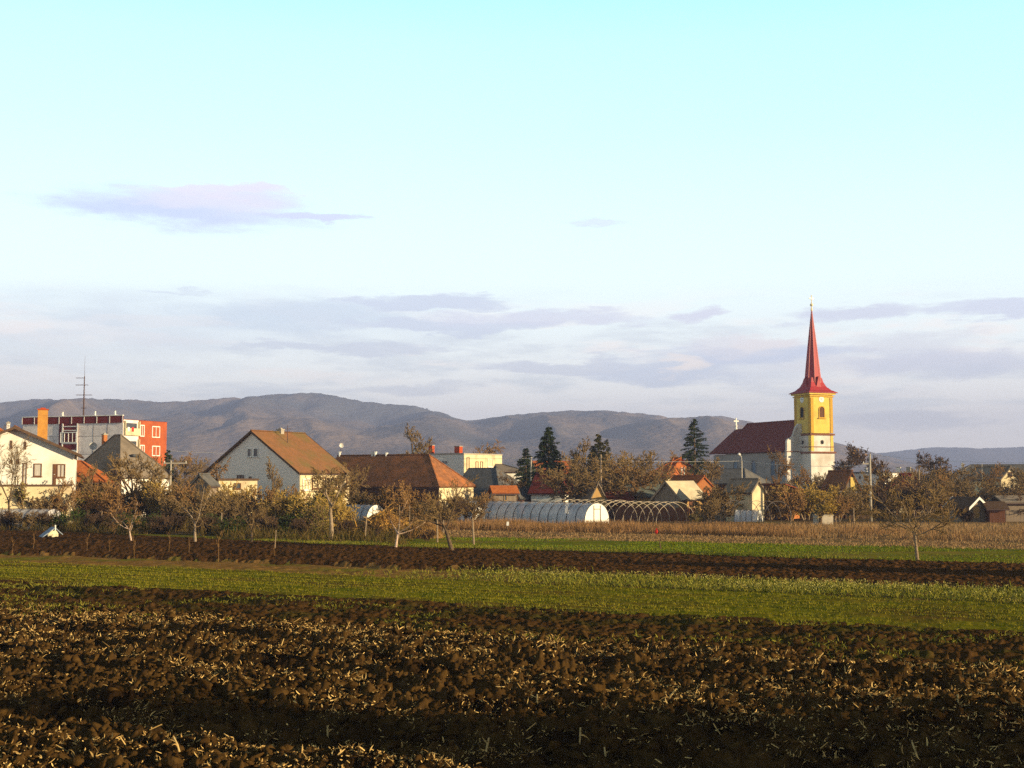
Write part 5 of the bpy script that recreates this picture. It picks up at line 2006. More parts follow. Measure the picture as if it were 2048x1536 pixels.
# ------------------------------------------------------------------ polytunnels and hoops
def tunnel(name, label, cat, px, d, alpha, pxb, W, H, n, cover=True, hoop_mat='hoop_dark', hr=0.025, group=None, ridge=True, end='white_paint', backward=True):
    """arched tunnel; (px,d): middle of the near end; axis runs to pxb"""
    al = math.radians(alpha)
    loc = Vector((xat(px, d, 0), d, GZ if d > 128 else 0.0))
    root = tag(empty(name, loc, al), label, cat, group)
    ax = Vector((-math.sin(al), math.cos(al), 0))
    k = (pxb - 1024) / F
    L = (k * (loc.y * CP - EYE * SP) - loc.x) / (ax.x - k * ax.y * CP)
    prof = lambda t, g=0.0: ((W / 2 + g) * math.cos(t), (H + g) * math.sin(t) ** 0.85 if math.sin(t) > 0 else 0.0)
    m = 20
    ts = [math.pi * j / m for j in range(m + 1)]
    if cover:
        V, Fc = [], []
        ny = n * 4
        rnd = random.Random(px)
        for a in range(ny + 1):
            sag = 0.05 * math.sin(math.pi * (a % 4) / 4)
            for t in ts:
                x, z = prof(t, -sag + rnd.uniform(-0.012, 0.012))
                V.append((x, L * a / ny, z))
        for a in range(ny):
            for j in range(m):
                b = a * (m + 1) + j
                Fc.append((b, b + 1, b + m + 2, b + m + 1))
        me = bpy.data.meshes.new('cover')
        me.from_pydata(V, [], Fc)
        me.polygons.foreach_set('use_smooth', np.ones(len(Fc), dtype=bool))
        link('cover', me, MT['plastic'], root)
        for yy in (-0.01, L + 0.01):
            mb = MB()
            mb.poly([(prof(t)[0], yy, prof(t)[1]) for t in ts])
            e = mb.build('end_sheet', MT[end], root)
            if yy < 0:
                mb = MB()
                for x in (-0.45, 0.45):
                    mb.tube([(x, -0.05, 0), (x, -0.05, H * 0.9)], 0.03, 6)
                mb.tube([(-0.45, -0.05, H * 0.72), (0.45, -0.05, H * 0.72)], 0.03, 6)
                mb.build('door_frame', MT['plank'], e)
    hoops = []
    first = None
    for a in range(n + 1):
        mb = MB()
        y = L * a / n
        mb.tube([(prof(t, 0.03)[0], 0, prof(t, 0.03)[1]) for t in ts], hr, 6)
        if first is None:
            first = mb.build('hoop', MT[hoop_mat], root, True)
            o = first
        else:
            o = first.copy()
            COL.objects.link(o)
            o.parent = root
        o.location = (0, y, 0)
    if ridge:
        mb = MB()
        mb.tube([(0, 0, H + 0.02), (0, L, H + 0.02)], hr * 0.8, 6)
        mb.build('ridge_pole', MT[hoop_mat], root)
    return root


def build_garden():
    tunnel('polytunnel', 'long whitish plastic polytunnel with a bright lit end in the middle', 'polytunnel', 1194, 122, 42, 938, 3.4, 2.0, 15, hr=0.035)
    tunnel('polytunnel', 'small plastic polytunnel behind the heap of corn stalks', 'polytunnel', 752, 119, 50, 690, 2.6, 1.9, 5)
    tunnel('polytunnel', 'low grey plastic polytunnel in front of the white house terrace', 'polytunnel', 106, 111, 74, -40, 3.0, 1.7, 8, end='plastic')
    tunnel('polytunnel', 'little plastic tunnel glimpsed inside the rightmost hoops', 'polytunnel', 1520, 131, 60, 1474, 1.8, 1.4, 4)
    tunnel('polytunnel', 'small plastic tunnel mostly hidden behind the leaning orchard tree', 'polytunnel', 958, 130, 60, 905, 2.4, 1.7, 4)
    tunnel('tunnel_frame', 'long row of bare pale hoops right of the covered polytunnel', 'hoop frame', 1352, 122, 44, 1236, 6.0, 2.1, 7, False, 'hoop', 0.024, ridge=True)
    tunnel('tunnel_frame', 'row of bare hoops rising behind the covered polytunnel', 'hoop frame', 1240, 132, 44, 1130, 6.0, 2.4, 7, False, 'hoop', 0.022, ridge=True)
    tunnel('tunnel_frame', 'short run of bare hoops among brush right of the plank barn', 'hoop frame', 1556, 126, 44, 1470, 5.0, 2.1, 4, False, 'hoop_dark', 0.024, ridge=False)

    # dark soil banks / reed screen behind the hoops
    mb = MB()
    p0, p1 = Vector((xat(1230, 134), 134, GZ)), Vector((xat(1378, 129), 129, GZ))
    n = 46
    rnd = random.Random(3)
    for k in range(n):
        q = p0.lerp(p1, k / n)
        q2 = p0.lerp(p1, (k + 0.9) / n)
        h = rnd.uniform(1.6, 1.95)
        mb.prism([q, q2, q2 + Vector((0, 0, h)), q + Vector((0, 0, h))], (0.02, 0.07, 0))
    for z in (0.5, 1.3):
        mb.prism([p0 + Vector((0, 0.1, z)), p1 + Vector((0, 0.1, z)), p1 + Vector((0, 0.1, z + 0.1)), p0 + Vector((0, 0.1, z + 0.1))], (0.02, 0.06, 0))
    tag(mb.build('board_fence', MT['plank_brown']), 'dark board fence standing behind the bare pale hoops', 'fence')

    # heap of corn stalks
    rg = np.random.default_rng(5)
    c = gnd(758, 1072)
    loc = (c.x, c.y + 1.6, 0)
    rx, ry, hh = 2.75, 1.7, 1.85
    n = 2600
    u, v = rg.uniform(-1, 1, n), rg.uniform(-1, 1, n)
    ok = u * u + v * v < 1
    u, v = u[ok], v[ok]
    n = len(u)
    z = hh * (1 - (u * u + v * v)) ** 0.6 * (0.78 + 0.3 * np.sin(u * 5 + 1))
    base = np.stack([u * rx, v * ry, z * rg.uniform(0.75, 1.0, n)], 1)
    d = np.stack([u * 0.7 + rg.normal(0, 0.5, n), v * 0.7 + rg.normal(0, 0.5, n), rg.normal(-0.5, 0.55, n)], 1)
    root = tag(empty('corn_stalk_heap', loc), 'golden heap of dry corn stalks under the orchard trees', 'heap')
    link('stalks', strips_mesh('stalks', base, d, rg.uniform(0.5, 1.3, n), rg.uniform(0.05, 0.1, n), rg.uniform(0, 0.4, n), 3, 1.0, 6), mat('heap_straw', (0.62, 0.36, 0.09), (0.36, 0.19, 0.045), island=True), root)
    mound('core', root, rx * 0.9, ry * 0.9, hh * 0.86, MT['dry_ground'], 4)
    c = gnd(846, 1078)
    root = tag(empty('hay_mound', (c.x, c.y + 1.3, 0)), 'rounded mound of brown hay right of the corn stalk heap', 'heap')
    mound('core', root, 1.35, 1.2, 1.35, MT['dry_ground'], 9)
    n = 1500
    a, r = rg.uniform(0, 6.28, n), np.sqrt(rg.uniform(0, 1, n))
    base = np.stack([1.3 * r * np.cos(a), 1.15 * r * np.sin(a), 1.35 * (1 - r ** 2) ** 0.7], 1)
    d = np.stack([np.cos(a), np.sin(a), -0.4 - r], 1) + rg.normal(0, 0.3, (n, 3))
    link('hay', strips_mesh('hay', base, d, rg.uniform(0.3, 0.7, n), rg.uniform(0.02, 0.05, n), rg.uniform(0, 0.4, n), 2, 1.0, 7), mat('hay', (0.36, 0.2, 0.06), (0.22, 0.12, 0.04), island=True), root)

    # white A-frame kennel at left
    c = gnd(108, 1077)
    root = tag(empty('kennel', c, math.radians(30)), 'small white-fronted kennel with a blue-grey lean roof on the ploughed strip', 'kennel')
    mb = MB()
    mb.prism([(-0.45, 0, -0.05), (0.3, 0, -0.05), (0.3, 0, 0.35), (0.05, 0, 0.75), (-0.45, 0, 0.4)], (0, 0.06, 0))
    mb.prism([(-0.45, 0.062, -0.05), (-0.45, 1.4, -0.05), (-0.45, 1.4, 0.4), (-0.45, 0.062, 0.4)], (0.05, 0, 0))
    mb.prism([(0.3, 0.062, -0.05), (0.3, 0.062, 0.35), (0.3, 1.4, 0.35), (0.3, 1.4, -0.05)], (-0.05, 0, 0))
    w = mb.build('wall', MT['yellow_paint'], root)
    w.data.materials[0] = mat('kennel_white', (0.78, 0.72, 0.5), (0.6, 0.52, 0.32), 4)
    mb = MB()
    mb.slab([(-0.85, -0.1, 0.12), (0.05, -0.1, 0.82), (0.05, 1.5, 0.82), (-0.85, 1.5, 0.12)], 0.05)
    mb.slab([(0.05, -0.1, 0.82), (0.62, -0.1, 0.3), (0.62, 1.5, 0.3), (0.05, 1.5, 0.82)], 0.05)
    mb.build('roof', MT['blue_grey'], root)
    mb = MB()
    mb.tube([(0.05, -0.12, 0.6), (0.05, -0.12, 1.0)], 0.05, 6)
    mb.build('peg', MT['white_paint'], root)

    # small red and white markers
    c = gnd(1313, 1069)
    root = tag(empty('canister', c), 'small bright red canister at the foot of the tall dry grass', 'canister')
    mb = MB()
    mb.tube([(0, 0, 0), (0, 0, 0.3), (0, 0, 0.38), (0, 0, 0.42)], [0.13, 0.13, 0.06, 0.05], 10)
    mb.build('body', MT['red_plastic'], root, True)
    mb = MB()
    mb.tube([(0, 0, 0.421), (0, 0, 0.5)], [0.06, 0.06], 8)
    mb.build('cap', MT['red_plastic'], root)
    c = gnd(1015, 1062)
    root = tag(empty('marker_post', c), 'thin stick with a small white tag in front of the polytunnel', 'marker')
    mb = MB()
    mb.tube([(0, 0, -0.1), (0.03, 0, 0.75)], 0.022, 6)
    mb.build('stick', MT['bark_pale'], root)
    mb = MB()
    mb.box(-0.08, 0.12, -0.04, -0.02, 0.45, 0.78)
    mb.build('tag', MT['white_paint'], root)

    # fence posts and stakes
    posts = [(730, 1080, 1036, 0.05, 0.06, 'weathered stake standing before the golden heap'),
             (875, 1084, 1039, 0.055, -0.02, 'grey post left of the leaning orchard tree, left one of two'),
             (887, 1066, 1040, 0.06, 0.0, 'short grey post just right of another, behind the leaning orchard tree'),
             (948, 1090, 1036, 0.065, -0.06, 'solitary grey post in the green meadow right of the leaning tree'),
             (797, 1088, 1010, 0.035, 0.02, 'slender tall pole beside the pink-barked leaning tree'),
             (819, 1070, 1012, 0.04, 0.0, 'thin pale pole between the corn heap and hay mound'),
             (442, 1070, 1025, 0.05, 0.02, 'pale bare pole standing among shrubs below the grey gable'),
             (203, 1052, 1022, 0.04, 0.01, 'short pale stake left of the slanting white trunk'),
             (361, 1048, 998, 0.06, -0.02, 'pale post under the T-shaped line pole'),
             (316, 1036, 985, 0.07, -0.01, 'silvery slim trunk stump among yellow bushes'),
             (108, 1050, 968, 0.05, 0.01, 'tall thin pole before the terrace of the white house'),
             (146, 1052, 990, 0.06, 0.0, 'grey post close behind the lopped tree at left'),
             (549, 1100, 1060, 0.03, 0.06, 'thin slanting stake on dark earth left of the tall trunk'),
             (1322, 1100, 1083, 0.04, -0.14, 'short black stick leaning at the meadow edge'),
             (1245, 1052, 1030, 0.05, 0.1, 'short pale stake at the end of the lit polytunnel'),
             (1582, 1050, 1022, 0.05, -0.02, 'pale stake left of the ochre tree'),
             (1708, 1048, 1015, 0.06, 0.0, 'reddish post left of the concrete pole')]
    for px, pb, pt, r, lean, lb in posts:
        c = gnd(px, pb)
        h = zat(pt, c.y)
        mb = MB()
        rnd = random.Random(px)
        mb.tube([(0, 0, -0.25), (lean * h * 0.5 + rnd.uniform(-0.02, 0.02), 0, h * 0.5), (lean * h, 0, h - 0.04), (lean * h * 1.01, 0.0, h)], [r * 1.1, r, r * 0.9, r * 0.5], 7)
        o = mb.build('stake' if r < 0.05 else 'fence_post', MT['bark_pale'] if px != 1322 else MT['dark_wood'])
        o.location = c
        tag(o, lb, 'post', 'posts and stakes in the gardens')
    # beehive-like white concrete trough by the ochre tree
    c = gnd(1652, 1049)
    root = tag(empty('water_tank', c, 0.3), 'grey concrete tank half hidden under the ochre tree', 'tank')
    mb = MB()
    for b in ((-0.8, 0.8, 0, 0.12), (-0.8, 0.8, 0.9, 1.02)):
        mb.box(b[0], b[1], b[2], b[3], -0.1, 0.85)
    mb.box(-0.8, -0.68, 0.122, 0.898, -0.1, 0.85)
    mb.box(0.68, 0.8, 0.122, 0.898, -0.1, 0.85)
    mb.box(-0.67, 0.67, 0.13, 0.89, 0.0, 0.6)
    mb.build('basin', MT['concrete'], root)
    mb = MB()
    mb.box(-0.86, 0.86, -0.05, 1.07, 0.852, 0.93)
    mb.build('rim', MT['concrete'], root)

    # poles
    def pole(name, px, pb, pt, r, m, label, Y=None, arms=None, cat='pole'):
        if Y is None:
            c = gnd(px, pb, GZ if pb < 1040 else 0)
        else:
            c = Vector((xat(px, Y), Y, GZ))
        h = zat(pt, c.y) - c.z
        root = tag(empty(name, c), label, cat)
        mb = MB()
        mb.tube([(0, 0, -0.3), (0, 0, h * 0.5), (0.02, 0, h)], [r * 1.15, r, r * 0.75], 8)
        mb.build('shaft', MT[m], root, True)
        if arms:
            mb = MB()
            for (za, x0, x1) in arms:
                mb.box(x0, x1, -0.06, 0.06, h + za - 0.07, h + za + 0.07)
            mb.build('cross_arm', MT[m], root)
            mb = MB()
            for (za, x0, x1) in arms:
                for x in (x0 + 0.1, x1 - 0.1):
                    mb.tube([(x, 0, h + za + 0.07), (x, 0, h + za + 0.24)], [0.05, 0.035], 6)
            mb.build('insulators', MT['white_paint'], root)
        return c, h
    pole('utility_pole', 1742, 1043, 908, 0.14, 'concrete', 'tall concrete pole standing alone right of the church', None, [(-1.0, -0.75, 0.0)])
    pole('utility_pole', 1202, 0, 909, 0.13, 'bark_pale', 'pale wooden pole in front of the middle brown conifer', 150)
    pole('utility_pole', 340, 0, 921, 0.12, 'concrete', 'low T-shaped concrete line pole right of the apartment block', 140, [(-0.3, -0.8, 1.8)])
    pole('utility_pole', 1062, 0, 914, 0.14, 'concrete', 'white concrete pole rising left of the tall conifer', 176)
    pole('utility_pole', 1839, 0, 938, 0.1, 'bark_pale', 'thin wooden pole behind the lone tree crown', 165)
    pole('utility_pole', 1965, 0, 928, 0.09, 'concrete', 'thin pole before the dark ridge at far right', 180)
    c, h = pole('street_lamp', 1484, 0, 921, 0.12, 'concrete', 'street lamp on a concrete post in front of the church nave', 176, cat='street lamp')
    lamp = [o for o in bpy.data.objects if o.name.startswith('street_lamp')][0]
    mb = MB()
    mb.tube([(0.02, 0, h), (-0.05, -0.3, h + 0.5), (-0.4, -0.9, h + 0.75)], 0.05, 6)
    mb.build('arm', MT['metal_light'], lamp)
    mb = MB()
    mb.tube([(-0.3, -0.8, h + 0.76), (-0.55, -1.2, h + 0.86), (-0.7, -1.5, h + 0.84)], [0.1, 0.2, 0.08], 8)
    mb.build('lamp_head', MT['metal_light'], lamp)
    # overhead lines
    def wire(a, b, label, sag=0.5, r=0.025):
        pa, pb_ = Vector((xat(a[0], a[2]), a[2], zat(a[1], a[2]))), Vector((xat(b[0], b[2]), b[2], zat(b[1], b[2])))
        mb = MB()
        pts = []
        for k in range(25):
            t = k / 24
            q = pa.lerp(pb_, t)
            q.z -= sag * 4 * t * (1 - t)
            pts.append(q - pa)
        mb.tube(pts, r, 5)
        o = mb.build('power_line', MT['metal_light'])
        o.location = pa
        tag(o, label, 'power line', 'overhead lines')
    wire((340, 902, 186), (1062, 917, 176), 'pale overhead line crossing from the apartment block to the middle pole', 0.4)
    wire((1062, 915, 176), (1484, 922, 176), 'overhead line between the white pole and the street lamp', 0.3)
    wire((1484, 921, 176), (1742, 930, 129), 'overhead line from the street lamp past the tower to the concrete pole', 0.4, 0.02)
    wire((1742, 909, 129), (2110, 925, 110), 'thin dark overhead line right of the concrete pole', 0.3, 0.014)


def mound(name, root, rx, ry, h, m, seed):
    n = 26
    V, Fc = [], []
    for j in range(n + 1):
        for i in range(n + 1):
            u, v = i / n * 2 - 1, j / n * 2 - 1
            a = math.atan2(v, u)
            r = max(abs(u), abs(v))
            x, y = r * math.cos(a), r * math.sin(a)
            nz = float(fbm(np.array([x * 3 + seed]), np.array([y * 3]), seed, 3)[0])
            V.append((x * rx, y * ry, h * (1 - r * r) ** 0.7 * (0.75 + 0.5 * nz) - 0.15 * r))
    for j in range(n):
        for i in range(n):
            a = j * (n + 1) + i
            Fc.append((a, a + 1, a + n + 2, a + n + 1))
    me = bpy.data.meshes.new(name)
    me.from_pydata(V, [], Fc)
    link(name, me, m, root)


build_garden()


# ------------------------------------------------------------------ trees and shrubs
def build_plants():
    P = ORCHARD

    def pr(base, **k):
        d = dict(base)
        d.update(k)
        return d
    # orchard trees along the dark strip: each grown for itself
    # px, base py, top py, seed, trunk height fraction, trunk radius, lean, prm changes, bark, twig, label
    rows = [
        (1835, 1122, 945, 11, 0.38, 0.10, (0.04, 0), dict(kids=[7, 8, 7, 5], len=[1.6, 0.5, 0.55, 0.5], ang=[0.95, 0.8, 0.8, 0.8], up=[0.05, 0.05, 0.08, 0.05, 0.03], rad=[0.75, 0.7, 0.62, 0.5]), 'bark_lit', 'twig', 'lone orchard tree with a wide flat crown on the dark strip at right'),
        (905, 1103, 955, 12, 0.40, 0.17, (-0.2, 0), dict(kids=[5, 7, 6, 5], len=[1.35, 0.55, 0.55, 0.5]), 'bark', 'twig', 'thick dark orchard tree leaning left beside the green meadow'),
        (790, 1097, 985, 13, 0.34, 0.12, (0.28, 0), dict(kids=[5, 6, 6, 5], len=[1.5, 0.55, 0.55, 0.5]), 'bark_pink', 'twig_rust', 'small orchard tree with pinkish leaning trunk in front of the corn heap'),
        (660, 1082, 925, 14, 0.52, 0.14, (0.0, 0), dict(kids=[5, 7, 6, 5], len=[0.8, 0.55, 0.55, 0.5], ang=[0.6, 0.75, 0.7, 0.7]), 'bark_pale', 'twig', 'straight pale trunked orchard tree before the mossy roofed house'),
        (503, 1088, 985, 15, 0.36, 0.13, (0.02, 0), dict(kids=[5, 6, 6, 5], len=[1.3, 0.55, 0.55, 0.5]), 'bark', 'twig', 'low orchard tree with a dark forked head below the grey gable'),
        (391, 1088, 952, 16, 0.36, 0.15, (-0.05, 0), dict(kids=[5, 7, 6, 5], len=[1.3, 0.55, 0.55, 0.5]), 'bark_pale', 'twig', 'forked orchard tree with a pale trunk left of the grey gable'),
        (264, 1086, 990, 27, 0.36, 0.11, (-0.22, 0), dict(kids=[4, 6, 6, 4], len=[1.2, 0.5, 0.55, 0.5]), 'bark_pink', 'twig_rust', 'crooked little orchard tree with a white slanting trunk'),
        (136, 1058, 985, 18, 0.62, 0.11, (0.03, 0), dict(kids=[4, 3, 3, 2], len=[0.45, 0.5, 0.5, 0.5]), 'bark_pale', 'twig', 'lopped orchard tree with cut limbs right of the white kennel'),
        (22, 1058, 850, 19, 0.3, 0.17, (0.02, 0), dict(kids=[5, 8, 6, 5], len=[1.5, 0.5, 0.5, 0.5], ang=[0.55, 0.75, 0.75, 0.75]), 'bark', 'twig', 'tall bare tree spreading its branches before the white house'),
    ]
    half = {1835: 96, 905: 84, 790: 60, 660: 48, 503: 52, 391: 62, 264: 46, 136: 22, 22: 52}
    for px, pb, pt, seed, fh, r, lean, ch, bark, tw, lb in rows:
        c = gnd(px, pb)
        H = zat(pt, c.y)
        prm = pr(P, **ch)
        for it in range(2):
            ms = woody(seed, 'orchard', H * fh, r, prm, MT[tw], MT[bark], lean, MT['leaf_rust'] if seed == 13 else MT['leaf_brown'], 25, 0.05)
            hh = height_of(ms)
            if it == 0:
                prm = pr(prm, len=[prm['len'][0] * (H - H * fh) / max(hh - H * fh, 0.3)] + list(prm['len'][1:]))
        o = plant('orchard_tree', ms, c, 1.0, 0, lb, 'tree', 'orchard trees along the dark strip')
        # keep the trunk height, fit the crown height and spread
        co = np.empty(len(ms[1].vertices) * 3, np.float32)
        ms[1].vertices.foreach_get('co', co)
        wd = float(np.percentile(np.abs(co.reshape(-1, 3)[:, 0] - lean[0] * H * fh), 96))
        sw = min(1.7, max(0.75, half[px] / F * c.y / wd))
        o.scale = (sw, sw, H / hh)
    # thin saplings on the dark strip
    sap_m = woody(41, 'sap', 1.5, 0.013, dict(nseg=[4, 3, 2], kids=[6, 3], wig=[0.04, 0.12, 0.2], up=[0.05, 0.15, 0.1], ang=[0.6, 0.6], len=[0.3, 0.5], rad=[0.6, 0.6], taper=0.4, rmin=0.008, **{'from': [0.4, 0.3]}), MT['twig_rust'], MT['twig_rust'])
    hs = height_of(sap_m)
    saps = [(25, 1108, 1072), (67, 1103, 1060), (174, 1106, 1066), (219, 1107, 1078), (268, 1118, 1068), (338, 1106, 1062), (378, 1112, 1072), (437, 1122, 1060), (549, 1116, 1080)]
    for k, (px, pb, pt) in enumerate(saps):
        c = gnd(px, pb)
        plant('fruit_sapling', sap_m, c, zat(pt, c.y) / hs, k * 1.3,
              'thin reddish sapling on the dark strip, %s from the left in its row' % ['first', 'second', 'third', 'fourth', 'fifth', 'sixth', 'seventh', 'eighth', 'ninth'][k], 'sapling', 'row of young saplings')

    # conifers
    for px, Y, pt, w, m, seed, dens, lb in [
        (1098, 172, 855, 62, 'needle', 1, 1.5, 'tallest dark conifer, broad and dense, behind the maroon roof'),
        (1390, 215, 838, 62, 'needle', 2, 1.2, 'shapely spruce standing left of the church nave'),
        (1052, 185, 897, 44, 'needle', 3, 0.8, 'small dark conifer left of the tallest conifer'),
        (1197, 168, 869, 48, 'needle_brown', 4, 1.0, 'brownish thin conifer behind the pale wooden pole'),
        (1150, 178, 905, 26, 'needle', 5, 0.6, 'little dark fir between the tallest and the brownish conifer'),
        (1213, 186, 880, 26, 'needle_brown', 6, 0.6, 'spindly brown fir right behind the brownish conifer'),
        (334, 178, 900, 22, 'needle', 7, 0.5, 'small dark fir at the right end of the apartment block'),
    ]:
        H = zat(pt, Y) - GZ
        R = w / F * Y / 2
        ms = conifer(seed, H, R, MT[m], MT['bark'], dens)
        plant('conifer_tree', ms, (xat(px, Y), Y, GZ), 1.0, 0, lb, 'conifer', 'conifers in the village')

    # village deciduous trees: several grown shapes, reused at their own sizes
    V1 = [woody(51, 't', 3.4, 0.16, TALL, MT['twig'], MT['bark']), woody(52, 't', 3.4, 0.15, pr(TALL, ang=[1.0, 0.8, 0.7, 0.7]), MT['twig_rust'], MT['bark'], leaf=MT['leaf_rust'], nleaf=160, leaf_size=0.10),
          woody(53, 't', 3.2, 0.15, pr(TALL, kids=[16, 7, 5, 4]), MT['twig_dark'], MT['bark'], leaf=MT['leaf_rust'], nleaf=350, leaf_size=0.11),
          woody(54, 't', 2.6, 0.13, pr(TALL, kids=[14, 6, 6, 4]), MT['twig_ochre'], MT['bark'], leaf=MT['leaf_ochre'], nleaf=1000, leaf_size=0.11),
          woody(55, 't', 1.5, 0.16, pr(ORCHARD, kids=[6, 8, 6, 5], len=[1.4, 0.55, 0.55, 0.5], rmin=0.014), MT['twig'], MT['bark'], twig_scale=1.2)]
    VH = [height_of(m) for m in V1]
    for px, Y, pt, k, lb, wf in [
        (830, 196, 848, 0, 'bare dark tree with clumped twigs behind the long brown roof', 0.8),
        (962, 214, 882, 1, 'bushy reddish tree behind the cream end of the flat-roofed block', 1.1),
        (1690, 214, 889, 2, 'dark tree with sparse russet leaves right of the church tower', 1.1),
        (1557, 168, 893, 1, 'slender brown tree in front of the nave roof', 0.6),
        (1765, 176, 912, 2, 'dark bare tree just right of the concrete pole', 0.9),
        (1872, 200, 905, 2, 'round dark tree against the blue hills right of the concrete pole', 1.2),
        (1166, 172, 874, 0, 'bare brown tree left of the brownish conifer', 0.7),
        (1640, 119, 980, 3, 'leafy ochre tree over the concrete tank', 1.5),
        (1146, 152, 930, 4, 'spreading brown tree before the brownish conifer', 1.3),
        (1182, 160, 918, 4, 'dark twiggy tree in front of the pale wooden pole', 1.2),
        (1262, 150, 925, 1, 'low russet tree behind the left hoops', 1.3),
        (1306, 158, 932, 4, 'brown tree before the orange hipped roof, left of the barn', 1.1),
        (1122, 146, 938, 4, 'low brown tree before the maroon roof', 1.2),
        (1235, 156, 902, 4, 'broad brown tree right of the pale wooden pole', 1.3),
        (1278, 170, 903, 4, 'twiggy brown tree left of the orange hipped roof', 1.1),
        (1340, 232, 902, 1, 'low brown tree behind the orange hipped roof', 1.0),
        (1430, 178, 915, 4, 'brown tree in front of the left end of the nave', 0.9),
        (1640, 190, 945, 4, 'dark tree in front of the white tower base', 1.0),
        (1600, 172, 930, 1, 'brown tree left of the tower base', 0.9),
        (1915, 168, 930, 4, 'large brown tree behind the lone orchard tree, right of the russet roof', 1.4),
        (1985, 178, 925, 1, 'brown tree in front of the dark ridge at far right', 1.0),
        (2035, 172, 935, 4, 'brown tree at the right edge of the frame', 1.1),
        (1960, 148, 955, 4, 'low wide tree above the garden hut', 1.2),
        (316, 122, 930, 0, 'slim pale birch-like tree below the apartment block', 0.5),
        (545, 128, 915, 0, 'bare slender tree in front of the grey gable wall', 0.55),
        (440, 130, 918, 1, 'russet tree at the left corner of the grey gable', 0.8),
        (705, 142, 930, 4, 'brown tree at the right end of the lit porch', 0.8),
        (1020, 156, 945, 1, 'russet bush-like tree right of the dark roofed house', 0.9),
        (385, 240, 905, 1, 'brown tree beyond the T-shaped pole', 1.0),
        (350, 215, 910, 4, 'low brown tree right of the red end wall', 1.0),
        (40, 122, 935, 1, 'small russet tree before the terrace of the white house', 0.7),
        (250, 128, 905, 4, 'twiggy tree in front of the grey-brown hipped roof', 0.9),
        (180, 124, 925, 0, 'thin bare tree right of the white house', 0.6),
    ]:
        sc = (zat(pt, Y) - GZ) / VH[k]
        o = plant('deciduous_tree', V1[k], (xat(px, Y), Y, GZ), sc, (px * 0.7) % 6.28, lb, 'tree', 'leafless trees around the village')
        o.scale = (sc * wf, sc * wf, sc)

    # shrubs
    SB = {
        'brown': [woody(61, 's', 1.3, 0.03, SHRUB, MT['twig'], MT['bark_pale'], stems=9, leaf=MT['leaf_brown'], nleaf=120, leaf_size=0.06), woody(62, 's', 1.2, 0.03, SHRUB, MT['twig'], MT['twig'], stems=9, leaf=MT['leaf_rust'], nleaf=150, leaf_size=0.07)],
        'rust': [woody(63, 's', 1.2, 0.03, SHRUB, MT['twig_rust'], MT['twig_rust'], stems=9, leaf=MT['leaf_rust'], nleaf=260, leaf_size=0.07), woody(64, 's', 1.4, 0.03, SHRUB, MT['twig_rust'], MT['bark_pale'], stems=8)],
        'ochre': [woody(65, 's', 1.2, 0.03, SHRUB, MT['twig_ochre'], MT['bark_pale'], stems=9, leaf=MT['leaf_ochre'], nleaf=650, leaf_size=0.075)],
        'olive': [woody(66, 's', 1.2, 0.03, SHRUB, MT['twig'], MT['twig'], stems=9, leaf=MT['leaf_olive'], nleaf=1300, leaf_size=0.085)],
        'dark': [woody(67, 's', 1.2, 0.03, SHRUB, MT['twig_dark'], MT['twig_dark'], stems=10, leaf=MT['leaf_rust'], nleaf=100, leaf_size=0.07)],
        'green': [woody(68, 's', 1.2, 0.03, SHRUB, MT['twig_dark'], MT['twig_dark'], stems=9, leaf=MT['leaf_green'], nleaf=3600, leaf_size=0.13)],
    }
    word = {'brown': 'bare brown', 'rust': 'rust-coloured', 'ochre': 'yellow-ochre', 'olive': 'olive leaved', 'dark': 'dark bare', 'green': 'deep green'}
